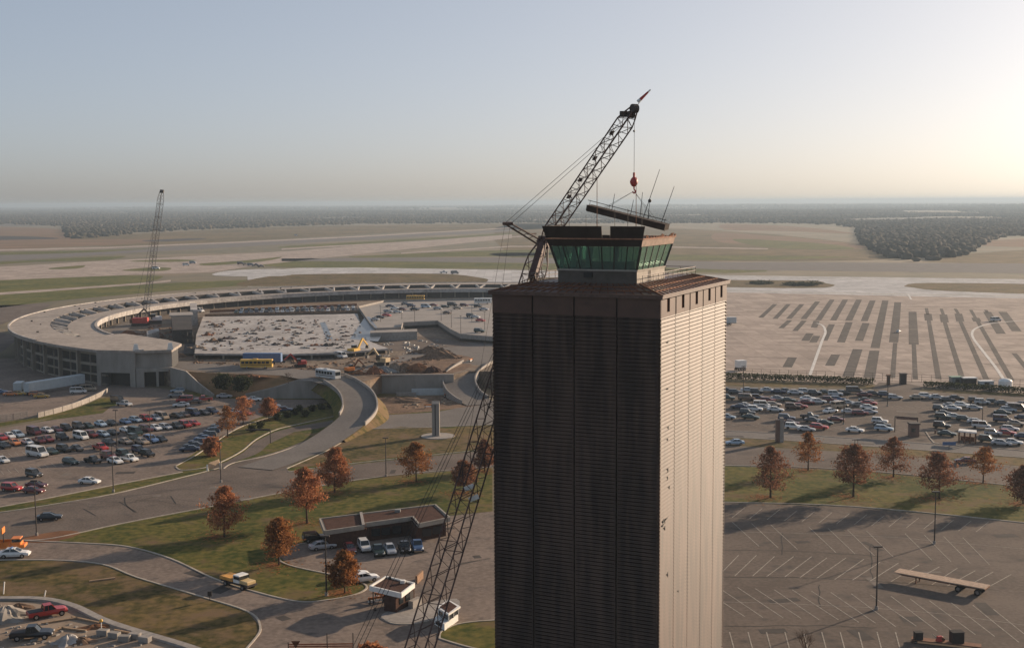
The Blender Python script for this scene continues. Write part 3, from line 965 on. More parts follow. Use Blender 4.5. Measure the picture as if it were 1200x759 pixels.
# debris on the deck: rubble heaps, one thing each
tints = [earth, rust, grey_paint, earth_pale, asphalt_dark, brick]
spots = [(250, 381, 2.2, 0), (257, 383, 1.6, 0), (243, 393, 2.6, 1), (250, 400, 3.2, 0), (258, 400, 2.6, 4), (263, 397, 2, 5), (273, 397, 1.2, 4), (291, 391, 2.2, 2), (297, 391, 1.6, 4), (276, 386, 1.1, 1), (292, 400, 1.6, 0),
         (304, 398, 1.6, 5), (316, 395, 1.4, 2), (322, 404, 1.9, 4), (326, 386, 1.6, 5), (338, 387, 1.2, 1), (349, 384, 1.2, 1), (349, 391, 1.5, 4), (343, 402, 2, 2), (350, 404, 1.6, 5), (336, 405, 1.4, 1), (357, 408, 1.5, 2),
         (365, 397, 1.2, 5), (370, 405, 1.9, 1), (383, 405, 2.4, 4), (390, 404, 2, 4), (332, 376, 2, 4), (327, 376, 1.6, 0), (405, 394, 1.4, 5), (402, 383, 1.3, 1), (229, 407, 2.4, 3), (237, 408, 2, 3), (278, 377, 1, 5)]
tn = ['brown earth', 'rusty steel', 'grey concrete', 'pale earth', 'blackish', 'reddish brick']
order = sorted(range(len(spots)), key=lambda i: spots[i][0])
seen_t = {}
for i in order:
    x, y, r_, t = spots[i]
    seen_t[t] = seen_t.get(t, 0) + 1
    mb = MB()
    p = P(x, y, DZ)
    rr = random.Random(i)
    mb.mound((p.x, p.y, DZ - .02), r_ * .9, r_ * .7, r_ * .45, rr.uniform(0, 3), i, 12, 4, .5)
    for k in range(7):
        mb.box((p.x + rr.uniform(-r_, r_), p.y + rr.uniform(-r_, r_), DZ + .2), (rr.uniform(.3, 1.3), rr.uniform(.3, .7), rr.uniform(.25, .5)), rr.uniform(0, 3))
    ordn = ['first', 'second', 'third', 'fourth', 'fifth', 'sixth', 'seventh', 'eighth', 'ninth'][seen_t[t] - 1]
    tag(mb.build('rubble_heap', tints[t]), '%s rubble heap on the pale deck, %s %s heap from its stair end' % (tn[t], ordn, tn[t]), 'rubble heap', 'rubble heaps on the pale deck')

# loose building debris nobody could count
rr = random.Random(12)
for nm, poly_, z_, n_, ma in (('debris', [(240, 376), (420, 372), (430, 398), (400, 409), (232, 411)], DZ, 200, mat('debris_brown', (.15, .10, .075), .9, .3, .5)), ('debris', [(240, 376), (420, 372), (430, 398), (400, 409), (232, 411)], DZ, 300, mat('debris_grey', (.13, .12, .11), .9, .3, .5)), ('debris', [(225, 418), (430, 418), (520, 420), (480, 436), (400, 436), (225, 426)], PZ, 420, earth), ('debris', [(150, 386), (200, 380), (200, 412), (175, 408)], PZ, 160, rust),
                              ('debris', [(440, 402), (520, 398), (520, 412), (450, 418)], PZ, 130, grey_paint), ('debris', [(0, 708), (50, 708), (120, 736), (180, 756), (180, 770), (0, 770)], 0.04, 170, conc_wall), ('debris', [(435, 466), (530, 464), (530, 474), (440, 482)], 0.05, 70, earth_pale)):
    xs_, ys_ = [q[0] for q in poly_], [q[1] for q in poly_]
    mb, k = MB(), 0
    while k < n_:
        x, y = rr.uniform(min(xs_), max(xs_)), rr.uniform(min(ys_), max(ys_))
        ins_ = False
        for (xa, ya), (xb, yb) in zip(poly_, poly_[1:] + poly_[:1]):
            if (ya > y) != (yb > y) and x < (xb - xa) * (y - ya) / (yb - ya) + xa:
                ins_ = not ins_
        if not ins_:
            continue
        k += 1
        if noise.noise(Vector((x * .07, y * .2, 3))) < -.12:
            continue
        p = P(x, y, z_)
        s_ = (.28 if y > 600 else .62) * rr.uniform(.5, 1.6)
        mb.box((p.x, p.y, z_ + s_ * .22), (s_ * rr.uniform(.6, 2.6), s_, s_ * .45), rr.uniform(0, 3), .7)
    tag(mb.build(nm, ma), kind='stuff')

# ------------------------------------------------------------------ the brown office and control tower
tA, tB = P(576.5, 342, 50), P(774.5, 347.5, 50)
tA.z = tB.z = 0
U = (tB - tA).normalized()
W = (tB - tA).length
V = Vector((-U.y, U.x, 0))
LEN = 26.7
tower = thing('control_tower', 'tall brown ribbed metal office tower with a green glazed control cab on its roof', 'control tower', tA, math.atan2(U.y, U.x))


def tw(x, y, z=0.0):
    return tA + U * x + V * y + Vector((0, 0, z))


siding = mat('ribbed_siding', (.06, .036, .027), .62, .4, .2, 8, metal=.0, spec=.2, stretch=(1, 1, .12), scale2=1.1)
siding_end = mat('siding_band', (.085, .043, .03), .65, .2, .6, 5)
MB().box((W / 2, LEN / 2, 24.9), (W - 1.0, LEN - 1.0, 49.8)).build('core', dark_open, tower)
faces = [((0, 0), (1, 0), W, 4), ((W, 0), (0, 1), LEN, 5), ((W, LEN), (-1, 0), W, 4), ((0, LEN), (0, -1), LEN, 5)]
ZT = 47.7
rs = random.Random(11)
for (ox, oy), (dx, dy), ln, n_ in faces:
    nx, ny = dy, -dx                      # outward normal
    step = ln / n_

    def lp(s, o, z):
        return (ox + dx * s + nx * o, oy + dy * s + ny * o, z)
    for k in range(n_):
        s0, s1 = k * step + (.02 if k == 0 else .075), (k + 1) * step - (.02 if k == n_ - 1 else .075)
        prof, z = [], 0.0
        pitch = .42
        while z < ZT - .01:
            prof += [(-.22, z), (-.22, z + .085), (0.0, z + .1), (-.12, z + .4)]
            z += pitch
        prof.append((-.22, ZT))
        vs, fs = [], []
        for o_, z_ in prof:
            vs += [lp(s0, o_, z_), lp(s1, o_, z_)]
        for i in range(len(prof) - 1):
            fs.append((2 * i, 2 * i + 1, 2 * i + 3, 2 * i + 2))
        b0 = len(vs)
        for s_ in (s0, s1):                # returns at the joints, following the ribs
            bb = len(vs)
            for o_, z_ in prof:
                vs += [lp(s_, o_, z_), lp(s_, -.34, z_)]
            for i in range(len(prof) - 1):
                f_ = (bb + 2 * i, bb + 2 * i + 2, bb + 2 * i + 3, bb + 2 * i + 1)
                fs.append(f_ if s_ == s1 else f_[::-1])
        MB().add(vs, fs).build('siding_panel', siding, tower)
        # band below the eaves with a small louvred opening
        bw = MB()
        mid = (s0 + s1) / 2
        front = dx == 1
        for a_, b_ in (((s0 + .02, s1 - .02),) if front else ((s0 + .12, mid - .5), (mid + .5, s1 - .12))):
            c = lp((a_ + b_) / 2, -.1, 48.75)
            bw.box(c, ((b_ - a_) if dx else .2, (b_ - a_) if dy else .2, 2.1))
        c = lp(mid, -.1, 47.95)
        if not front:
            bw.box(c, (.98 if dx else .19, .98 if dy else .19, .45))
        bb_ = bw.build('eaves_band', siding_end, tower)
        lv = MB()
        for j in range(0 if front else 3):
            c = lp(mid - .3 + j * .3, -.2, 48.98)
            lv.box(c, (.08 if dx else .1, .08 if dy else .1, 1.6))
        if not front:
            lv.build('louvre', rust, bb_)
# weather marks on the lit side
for px_, py_, w_, h_ in ((783, 401, .5, 1.1), (783, 458, .45, 1.2), (783, 508, .45, 1.6), (783, 556, .55, 1.8), (777, 617, .8, 1.5), (781, 607, .9, .5), (779, 618, .4, 2.2), (783, 672, .4, 1.2), (795, 690, .3, 1.0), (785, 571, .5, .8)):
    d = ray(px_, py_)
    nrm_ = U
    t = (tw(W, 0) - Vector((0, 0, CAMZ))).dot(nrm_) / d.dot(nrm_)
    wp = Vector((0, 0, CAMZ)) + d * t
    ly = (wp - tA).dot(V)
    mk = MB()
    for q in range(2):
        mk.box((W - .02, ly + rs.uniform(-.3, .3) * w_, wp.z + rs.uniform(-.4, .4) * h_), (.05, w_ * rs.uniform(.3, .6), h_ * rs.uniform(.15, .3)))
    mk.build('torn_siding', dark_open, tower)
# roof
IN = 3.55
rm = MB()
e = .3
lo = [(-e, -e, 50.05), (W + e, -e, 50.05), (W + e, LEN + e, 50.05), (-e, LEN + e, 50.05)]
lo2 = [(p[0], p[1], 49.75) for p in lo]
hi = [(IN, IN, 51.0), (W - IN, IN, 51.0), (W - IN, LEN - IN, 51.0), (IN, LEN - IN, 51.0)]
rm.loft([lo2, lo, hi])
rfo = rm.build('roof', mat('roof_metal', (.10, .055, .042), .5, .25, .5, 6, scale2=2.5), tower)
sm = MB()
for k in range(1, 20):
    t = k / 20
    for (a, b), (c, d) in (((0, 1), (0, 1)), ((1, 2), (1, 2)), ((3, 2), (3, 2)), ((0, 3), (0, 3))):
        p, q = Vector(lo[a]).lerp(Vector(lo[b]), t), Vector(hi[c]).lerp(Vector(hi[d]), t)
        sm.beam(p + Vector((0, 0, .03)), q + Vector((0, 0, .03)), .07, .1)
for t in (.34, .67):
    for i in range(4):
        p = Vector(lo[i]).lerp(Vector(hi[i]), t)
        q = Vector(lo[(i + 1) % 4]).lerp(Vector(hi[(i + 1) % 4]), t)
        sm.beam(p + Vector((0, 0, .04)), q + Vector((0, 0, .04)), .16, .12)
for i in range(4):
    sm.beam(Vector(lo[i]) + Vector((0, 0, .05)), Vector(hi[i]) + Vector((0, 0, .05)), .16, .14)
sm.build('seam', rust, rfo)
gu = MB()
for i in range(4):
    gu.beam(Vector(lo[i]) + Vector((0, 0, .06)), Vector(lo[(i + 1) % 4]) + Vector((0, 0, .06)), .14, .14)
gu.build('gutter', mat('gutter_metal', (.12, .065, .048), .6, .2), rfo)
# guard rail round the roof walk
gr = MB()
rr_ = [(IN - .2, IN - .6), (W - IN + .5, IN - .6), (W - IN + .5, LEN - IN), (IN - .2, LEN - IN)]
for i in range(4):
    a, b = Vector((*rr_[i], 51.0)), Vector((*rr_[(i + 1) % 4], 51.0))
    if i == 0:
        continue
    n_ = int((b - a).length / 1.8)
    for j in range(n_ + 1):
        p = a.lerp(b, j / n_)
        gr.tube(p - Vector((0, 0, .2)), p + Vector((0, 0, .95)), .035, n=5)
    for h_ in (.5, .95):
        gr.tube(a + Vector((0, 0, h_)), b + Vector((0, 0, h_)), .04, n=5)
gr.build('guard_rail', mat('rail_metal', (.12, .08, .065), .6, .2), tower)
# ---- cab
cab = bpy.data.objects.new('control_cab', None)
C.objects.link(cab)
cab.parent = tower
X0, X1, Y0, Y1 = W - 3.9 - 9.3, W - 3.9, 3.6, 13.4
FL = .275


def ring(z, o=0.0):
    k = max(0, z - 52.45) * FL + o
    return [(X0 - k, Y0 - k, z), (X1 + k, Y0 - k, z), (X1 + k, Y1 + k, z), (X0 - k, Y1 + k, z)]


def cabwall(mb_, i, z0, z1, s0=0.0, s1=1.0, o=0.0, th=.14):
    a, b = ring(z0, o), ring(z1, o)
    ai, bi = ring(z0, o - th), ring(z1, o - th)
    j = (i + 1) % 4
    L_ = lambda p, q, t: Vector(p).lerp(Vector(q), t)
    s = [[L_(a[i], a[j], t), L_(ai[i], ai[j], t), L_(bi[i], bi[j], t), L_(b[i], b[j], t)] for t in (s0, s1)]
    mb_.loft(s)
    return mb_


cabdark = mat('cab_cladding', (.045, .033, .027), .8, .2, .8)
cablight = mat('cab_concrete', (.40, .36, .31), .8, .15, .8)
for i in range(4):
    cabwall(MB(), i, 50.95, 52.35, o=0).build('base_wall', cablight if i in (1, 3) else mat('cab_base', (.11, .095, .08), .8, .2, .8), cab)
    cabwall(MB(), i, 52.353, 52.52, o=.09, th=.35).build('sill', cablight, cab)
MB().prism([(X0 + .2, Y0 + .2), (X1 - .2, Y0 + .2), (X1 - .2, Y1 - .2), (X0 + .2, Y1 - .2)], 52.2, 52.35).build('cab_floor', steel_dark, cab)


def glass_mat():
    M = bpy.data.materials.new('green_glass')
    M.use_nodes = True
    N, L = M.node_tree.nodes, M.node_tree.links
    tr = N.new('ShaderNodeBsdfTransparent')
    tr.inputs['Color'].default_value = (.66, .82, .75, 1)
    gl = N.new('ShaderNodeBsdfGlossy')
    gl.inputs['Color'].default_value = (.75, .95, .85, 1)
    gl.inputs['Roughness'].default_value = .03
    lw_ = N.new('ShaderNodeLayerWeight')
    lw_.inputs['Blend'].default_value = .25
    mr = N.new('ShaderNodeMapRange')
    mr.inputs['To Min'].default_value = .1
    mr.inputs['To Max'].default_value = .5
    L.new(lw_.outputs['Fresnel'], mr.inputs['Value'])
    mx = N.new('ShaderNodeMixShader')
    L.new(mr.outputs[0], mx.inputs[0])
    L.new(tr.outputs[0], mx.inputs[1])
    L.new(gl.outputs[0], mx.inputs[2])
    df = N.new('ShaderNodeBsdfDiffuse')
    df.inputs['Color'].default_value = (.24, .35, .30, 1)
    m2 = N.new('ShaderNodeMixShader')
    m2.inputs[0].default_value = .24
    L.new(mx.outputs[0], m2.inputs[1])
    L.new(df.outputs[0], m2.inputs[2])
    L.new(m2.outputs[0], N['Material Output'].inputs[0])
    return M


ggl = glass_mat()
for i, n_ in enumerate((7, 5, 7, 5)):
    for k in range(n_):
        cabwall(MB(), i, 52.55, 55.05, (k + .04) / n_, (k + .96) / n_, o=-.05, th=.03).build('window_pane', ggl, cab)
    for k in range(n_ + 1):
        a, b = ring(52.5, -.06), ring(55.08, -.06)
        j = (i + 1) % 4
        p, q = Vector(a[i]).lerp(Vector(a[j]), k / n_), Vector(b[i]).lerp(Vector(b[j]), k / n_)
        if k < n_:
            MB().beam(p, q, .2 if k == 0 else .09, .2 if k == 0 else .12).build('window_post', steel_dark, cab)
for i in range(4):
    cabwall(MB(), i, 55.08, 55.85, o=.05, th=.2).build('fascia', cabdark if i in (0, 3) else mat('fascia_lit', (.30, .2, .15), .6, .3, 1.5), cab)  # sunlight painted in: paler fascia colour on the sun-facing sides
    cabwall(MB(), i, 55.853, 55.97, o=.12, th=.3).build('drip_edge', mat('rust_edge', (.36, .17, .10), .6, .4, 2.5), cab)
rg = ring(55.9, -.18)
MB().prism([p[:2] for p in rg], 55.5, 55.8).build('cab_roof', cabdark, cab)
cabwall(MB(), 0, 55.98, 57.3, 0, .585, o=.04).build('parapet_panel', cabdark, cab)
cabwall(MB(), 0, 55.98, 56.35, .59, .665, o=.04).build('parapet_panel', cabdark, cab)
cabwall(MB(), 0, 55.98, 57.3, .67, 1.0, o=.04).build('parapet_panel', cabdark, cab)
cabwall(MB(), 3, 55.98, 57.3, .6, 1.0, o=.04).build('parapet_panel', cabdark, cab)
fr = MB()
for k in range(24):
    if rs.random() < .75:
        cabwall(fr, 1, 55.98, 56.05 + rs.uniform(.05, .3), k / 24 + .004, (k + .8) / 24, o=.05, th=.1)
fr.build('torn_edge', rust, cab)['kind'] = 'stuff'
# inside the cab: consoles, blinds and a column
ib = MB()
for x, y, sx, sy in ((X0 + 1.1, (Y0 + Y1) / 2, .8, 6), ((X0 + X1) / 2, Y0 + 1.3, 6, .8), (X1 - 1.3, (Y0 + Y1) / 2, .8, 6)):
    ib.box((x, y, 52.86), (sx, sy, 1.0))
ib.box(((X0 + X1) / 2 + .5, (Y0 + Y1) / 2, 54), (.5, .5, 3.2))
ib.build('console', steel_dark, cab)
bl = MB()
for k, t in enumerate((.06, .2, .29, .38)):
    x = X0 + (X1 - X0) * t
    w_ = (.45, .6, .35, .8)[k]
    bl.add([(x - .55, Y0 + .5, 52.7), (x - .55 + w_, Y0 + .5, 52.7), (x - .2 + w_, Y0 + .3, 55.0), (x - .2, Y0 + .3, 55.0)], [(0, 1, 2, 3)])
bl.build('blind', mat('pale_blind', (.75, .8, .76), .7, .1, 1, trans=.5), cab)
# small things on the base
MB().box(((X0 + X1) / 2 - 1.0, Y0 - .12, 51.9), (1.0, .2, .55)).build('vent_hatch', dark_open, cab)
MB().tube((X1 + .1, Y0 + 4.2, 51.0), (X1 + .1, Y0 + 4.2, 52.3), .06).build('drain_pipe', steel_dark, cab)


def rod(parent, name, a, b, r, material=steel_dark):
    return MB().tube(a, b, r, r * .6, n=6).build(name, material, parent)


# antennas standing on the cab roof
for (x, y, h_, r_) in ((X0 + 1.2, Y0 + .4, 3.0, .035), (X0 + 3.2, Y0 + .4, 2.7, .03), (X0 + 4.2, Y0 + 1.2, 6.6, .05), (X0 + 6.0, Y0 + 2, 3.4, .03), (X0 + 7.7, Y0 + 1.5, 3.4, .04), (X1 - .4, Y0 + .8, 6.8, .045), (X1 + .2, Y0 + 1.0, 4.0, .03)):
    rod(cab, 'antenna', (x, y, 55.8), (x, y, 55.8 + h_), r_, rust if h_ > 6 else steel_dark)

# ------------------------------------------------------------------ roof piece on the hook
slab = thing('lifted_roof_section', 'tilted dark roof section with antennas hanging from the crane hook above the cab', 'roof section')
sl, sr = Q(687, 243.5, 152.0), Q(779, 266.5, 148.0)
ax = (sr - sl).normalized()
dp = (V * .95 + Vector((0, 0, .02))).normalized()
upv = ax.cross(dp).normalized()
if upv.z < 0:
    upv = -upv


def sp(t, d, h):
    return sl.lerp(sr, t) + dp * d + upv * h


def slabbox(t0, t1, d0, d1, h0, h1):
    return MB().loft([[sp(t, d0, h0), sp(t, d1, h0), sp(t, d1, h1), sp(t, d0, h1)] for t in (t0, t1)])


slabbox(0, 1, 0, 1.7, -.34, .28).build('slab_body', cabdark, slab)
slabbox(0, 1, -.1, 1.8, .283, .36).build('slab_edge', cabdark, slab)
slabbox(.0, 1, .3, 1.4, -.44, -.343).build('slab_soffit', steel_dark, slab)
srl = MB()
for t in (0.03, .28, .52, .78, .98):
    srl.tube(sp(t, .1, .44), sp(t, .1, 1.0), .03, n=5)
srl.tube(sp(0, .1, .95), sp(1, .1, .85), .04, n=5)
srl.build('guard_rail', steel_dark, slab)
for t, h_, ln_ in ((.30, 2.0, .18), (.54, 1.8, .2), (.66, 3.0, .1), (.93, 4.3, .35), (.7, 5.8, .34), (.76, 2.0, .1)):
    rod(slab, 'antenna', sp(t, .6, .4), sp(t, .6, .4) + Vector((h_ * ln_, 0, h_)), .05)
rb = sp(.76, .6, .4) + Vector((.22, 0, 2.2))
MB().blob(rb, .22, 3, 2, 0).build('beacon', steel_dark, slab)
hook_p = Q(743, 224, 150)
for t, d in ((.2, .3), (.2, 1.4), (.85, .3), (.85, 1.4)):
    MB().tube(hook_p, sp(t, d, .4), .018, n=4).build('sling', steel_dark, slab)


# ------------------------------------------------------------------ cranes
def lattice(mb_, a, b, w, bays, rc_=.09, rl=.045, taper0=1.0, taper1=1.0, tl=.12, side=None):
    a, b = Vector(a), Vector(b)
    d = (b - a).normalized()
    x = (side or d.cross(Vector((0, 0, 1)))).normalized()
    x = (x - d * x.dot(d)).normalized()
    y = x.cross(d)

    def cn(t):
        k = 1.0
        if t < tl:
            k = taper0 + (1 - taper0) * t / tl
        elif t > 1 - tl:
            k = taper1 + (1 - taper1) * (1 - t) / tl
        p = a.lerp(b, t)
        h_ = w / 2 * k
        return [p - x * h_ - y * h_, p + x * h_ - y * h_, p + x * h_ + y * h_, p - x * h_ + y * h_]
    prev = cn(0)
    for i in range(1, bays + 1):
        cur = cn(i / bays)
        for k in range(4):
            mb_.tube(prev[k], cur[k], rc_, n=6, caps=False)
            k2 = (k + 1) % 4
            mb_.tube(prev[k] if i % 2 else prev[k2], cur[k2] if i % 2 else cur[k], rl, n=4, caps=False)
            if i % 4 == 0:
                mb_.tube(cur[k], cur[k2], rl, n=4, caps=False)
        prev = cur
    return mb_


crane = thing('crawler_crane', 'tall brown lattice crane beside the tower, its jib reaching over the control cab', 'crane', (-13.6, 119.7, 0))


def cpart(mb_, name, material, parent=crane):
    o = mb_.build(name, material, parent)
    if parent.type == 'EMPTY':
        o.location = -Vector(parent.location)
    return o


BF, BH = Vector((-13.6, 119.7, 2.2)), Q(637, 284, 168)
JT = Q(743, 128, 150)
bmo = cpart(lattice(MB(), BF, BH, 2.3, 44, .1, .045, .35, .4, .05), 'main_boom', crane_paint)
hd = MB()
dirb = (BH - BF).normalized()
hd.beam(BH - dirb * 6.5, BH - dirb * .5, .9, 1.3)
hd.beam(BH - dirb * .6, BH + dirb * .7, 1.5, 1.1)
cpart(hd, 'boom_head', crane_paint)
cpart(lattice(MB(), BH, JT, 1.5, 22, .09, .045, .4, .45, .08), 'jib', crane_paint)
tp = MB()
dj = (JT - BH).normalized()
side = dj.cross(Vector((0, 0, 1))).normalized()
tp.tube(JT + dj * .1 - side * .35, JT + dj * .1 + side * .35, .55, n=12)
tp.tube(JT - dj * .9 + Vector((.1, 0, -.1)) - side * .3, JT - dj * .9 + side * .3, .42, n=12)
tp.box(JT - dj * 2.0 + Vector((-.35, 0, .75)), (.9, .6, .7))
cpart(tp, 'tip_sheaves', steel_dark)
for t in (.33, .46, .62, .8):
    p = BH.lerp(JT, t)
    y_ = side.cross(dj)
    s_ = 1 if y_.z > 0 else -1
    o = cpart(MB().beam(p + y_ * s_ * .8 - dj * .25, p + y_ * s_ * .9 + dj * .35, .55, .1), 'walkway', steel_dark)
M1, M2 = Q(595, 262, 165), Q(600, 266, 166.5)
ms = MB()
for o_ in (-.8, .8):
    ms.tube(BH + side * o_ + Vector((0, 0, -.3)), M1 + side * o_ * .6, .12, n=6)
for k in range(6):
    t = (k + .5) / 6
    ms.tube(BH.lerp(M1, t) + side * .75, BH.lerp(M1, min(1, t + .12)) - side * .75, .05, n=4)
ms.tube(BH + Vector((-1.0, 0, 1.2)), BH.lerp(M1, .45), .1, n=5)
ms.tube(M1 - side * .7, M1 + side * .7, .22, n=8)
cpart(ms, 'jib_strut', crane_paint)
for a, b, r_ in ((M1 + side * .5, JT - dj * 1.6 + side * .3, .028), (M1 - side * .5, JT - dj * 1.6 - side * .3, .028), (BH + dj * 2, JT - dj * 3.5 + Vector((-.4, 0, .5)), .02),
                 (M1 + side * .4, BF.lerp(BH, .45) + Vector((-.6, 0, 1.3)), .022), (M1 - side * .4, BF.lerp(BH, .52) + Vector((.6, 0, 1.3)), .022)):
    cpart(MB().tube(a, b, r_, n=5), 'pendant_cable', steel_dark)
gan = Q(412, 772, 115.5)
for dx_ in (-.45, .0, .5):
    cpart(MB().tube(BH + Vector((dx_ * .6, 0, -1.2)), gan + Vector((dx_, 0, 0)), .03, n=5), 'pendant_cable', steel_dark)
for t in (.24, .3, .36):
    p = (BH + Vector((0, 0, -1.2))).lerp(gan, .55 + t)
    cpart(MB().blob(p, .2, 2, 1, .1), 'cable_socket', steel_dark)
hk = Q(743, 213, 150)
cpart(MB().tube(JT + Vector((.05, 0, -.4)), hk + Vector((0, 0, 1.0)), .025, n=5), 'hoist_rope', steel_dark)
cpart(MB().blob(JT.lerp(hk, .3), .16, 1, 1, .1), 'rope_weight', steel_dark)
hb = MB()
hb.blob(hk, .5, 1, 2, .08, 1.25)
hb.tube(hk + Vector((0, 0, .5)), hk + Vector((0, 0, 1.1)), .14)
hb.path([hk + Vector(v) for v in ((0, 0, -.5), (0, 0, -.9), (.22, 0, -1.15), (.05, 0, -1.4), (-.22, 0, -1.2))], .09)
cpart(hb, 'hook_block', red_paint)
fl = MB()
f0 = Q(746, 121, 150)
f1 = Q(761, 106.5, 150)
cpart(fl.tube(JT, f1, .035, n=5), 'flag_pole', steel_dark)
fd = (f1 - f0).normalized()
for k in range(5):
    a, b = f0.lerp(f1, k / 5 + .1), f0.lerp(f1, k / 5 + .29)
    cpart(MB().tube(a, b, .23 - .03 * k, .2 - .03 * k, n=8), 'windsock', red_paint if k % 2 == 1 or k == 2 else white_paint)
for t, dx_ in ((.475, .4), (.455, 1.3)):
    p = BF.lerp(BH, t) + Vector((dx_ - .4, -1.4, 0))
    cpart(MB().beam(p - Vector((.55, 0, .22)), p + Vector((.55, 0, .22)), .08, .55), 'sign_plate', white_paint)
# carrier below the picture edge
cpart(MB().box((-13.6, 116.5, 2.6), (3.4, 8, 2.2)), 'machinery_house', crane_paint)
cpart(MB().box((-13.6, 111.6, 2.6), (4.2, 1.6, 2.0)), 'counterweight', steel_dark)
for s_ in (-1, 1):
    t = MB().box((-13.6 + s_ * 3.1, 118, .75), (1.2, 9.5, 1.5))
    cpart(t, 'crawler_track', steel_dark)
cpart(MB().tube((-13.6, 114, 3.6), gan, .2, n=6), 'gantry', crane_paint)

# far crane by the ring
f0 = P(165, 381.5, PZ)
crane2 = thing('crawler_crane', 'red crawler crane with a slender dark lattice boom inside the terminal ring', 'crane', f0)
bt = Q(189.5, 224, f0.y + 12)
cpart(lattice(MB(), f0 + Vector((1.5, 1, 1.8)), bt, 2.0, 40, .1, .055, .4, .5, .06), 'main_boom', mat('far_boom', (.06, .055, .052), .6, .2), crane2)
cpart(MB().tube(bt + Vector((-.7, 0, 0)), bt + Vector((.9, 0, -.2)), .75, n=8), 'boom_head', steel_dark, crane2)
cpart(MB().tube(bt, f0 + Vector((-3.5, 0, 4)), .05, n=4), 'pendant_cable', steel_dark, crane2)
cpart(MB().box(f0 + Vector((0, 0, 2.4)), (6.5, 3.4, 2.4)), 'machinery_house', red_paint, crane2)
cpart(MB().box(f0 + Vector((2.6, -1.0, 2.9)), (1.8, 1.5, 1.9)), 'cab', red_paint, crane2)
cpart(MB().box(f0 + Vector((-3.9, 0, 2.2)), (1.2, 3.6, 1.9)), 'counterweight', rust, crane2)
for s_ in (-1, 1):
    cpart(MB().box(f0 + Vector((0, s_ * 1.9, .6)), (7.0, 1.0, 1.2)), 'crawler_track', steel_dark, crane2)

# ------------------------------------------------------------------ small buildings and signs
def wc(o):      # child built in world coordinates: put it back into its thing's frame (done by rebase() at the end)
    return o


def inset(poly, d):
    c = Vector((sum(p.x for p in poly) / len(poly), sum(p.y for p in poly) / len(poly), 0))
    out = []
    for p in poly:
        q = Vector((p.x, p.y, 0)) - c
        out.append(c + q * (1 - d / max(q.length, .1)))
    return out


off = thing('office_building', 'low brown brick office with a flat gravel roof and pale fascia, cars parked in front', 'office')
rp_ = [P(x, y, 3.4) for x, y in [(380.5, 622), (426, 615.3), (426, 613), (484, 605), (491, 613.5), (527, 606), (510, 591), (375, 607.5)]]
MB().prism(inset(rp_, .7), 0, 2.75).build('brick_wall', brick, off)
MB().prism(rp_, 2.75, 3.25).build('roof_slab', conc_wall, off)
MB().prism(inset(rp_, .5), 3.253, 3.32).build('roof_gravel', gravelroof, off)
fm = MB()
for a, b in zip(rp_, rp_[1:] + rp_[:1]):
    fm.beam(lift(a, 3.1), lift(b, 3.1), .3, .8)
fm.build('fascia', mat('pale_fascia', (.32, .29, .245), .8, .15, .8), off)
a, b = P(426, 615.3, 3.45), P(423, 600.5, 3.45)
MB().beam(a, b, .5, .35).build('roof_upstand', concrete, off)
MB().box(P(466, 598, 3.6), (1.0, .8, .5)).build('roof_vent', grey_paint, off)
wn = MB()
for x, y in ((390, 636), (400, 634.5), (440, 629), (452, 627.5), (465, 626), (500, 629), (512, 626.5)):
    p = P(x, y - 6, 1.5)
    MB().box((p.x, p.y - .1, 1.5), (1.6, .5, 1.3), .25).build('window', glass_dark, off)

cb = thing('toll_canopy', 'flat roofed gate canopy with white fascia and brown brick booth on a kerbed island', 'gatehouse')
cr_ = [P(x, y, 3.4) for x, y in [(433.7, 686), (452.6, 674.6), (485.4, 682.5), (469.7, 694.5)]]
MB().prism(inset(cr_, .3), 2.7, 3.15).build('roof_slab', grey_paint, cb)
MB().prism(inset(cr_, .35), 3.153, 3.25).build('roof_gravel', gravelroof, cb)
fm = MB()
for a, b in zip(cr_, cr_[1:] + cr_[:1]):
    fm.beam(lift(a, 3.05), lift(b, 3.05), .25, .75)
fm.build('fascia', white_paint, cb)
MB().box(P(472, 681, 3.5), (.7, .7, .45)).build('roof_vent', white_paint, cb)
c0 = P(459, 716, 0)
q1, q2 = P(464, 718.5), P(486, 707)
e_ = (q2 - q1)
n_ = Vector((-e_.y, e_.x, 0)).normalized()
MB().prism([q1, q2, q2 + n_ * 2.1, q1 + n_ * 2.1], .16, 2.69).build('booth_wall', brick, cb)
for t in (.28, .62):
    p = q1.lerp(q2, t) - n_ * .02
    MB().box((p.x, p.y, 1.6), (1.0, .12, 1.0), math.atan2(e_.y, e_.x)).build('window', glass_dark, cb)
p = q1.lerp(q2, .82) - n_ * .02
MB().box((p.x, p.y, 1.2), (.9, .12, 2.0), math.atan2(e_.y, e_.x)).build('door', steel_dark, cb)
for x, y in ((437.5, 708), (446, 700)):
    p = P(x, y)
    MB().tube(p, lift(p, 2.7), .09).build('post', steel_dark, cb)
p = q1.lerp(q2, .75) - n_ * .9
MB().box((p.x, p.y, .7), (2.4, .8, 1.1), math.atan2(e_.y, e_.x)).build('counter', concrete, cb)
bw = thing('screen_wall', 'short tan brick screen wall behind the gate canopy', 'wall')
a, b = P(488, 684), P(495, 677)
MB().beam(lift(a, .65), lift(b, .65), .35, 1.3).build('wall_face', mat('tan_brick', (.27, .17, .11), .9, .2, 2), bw)

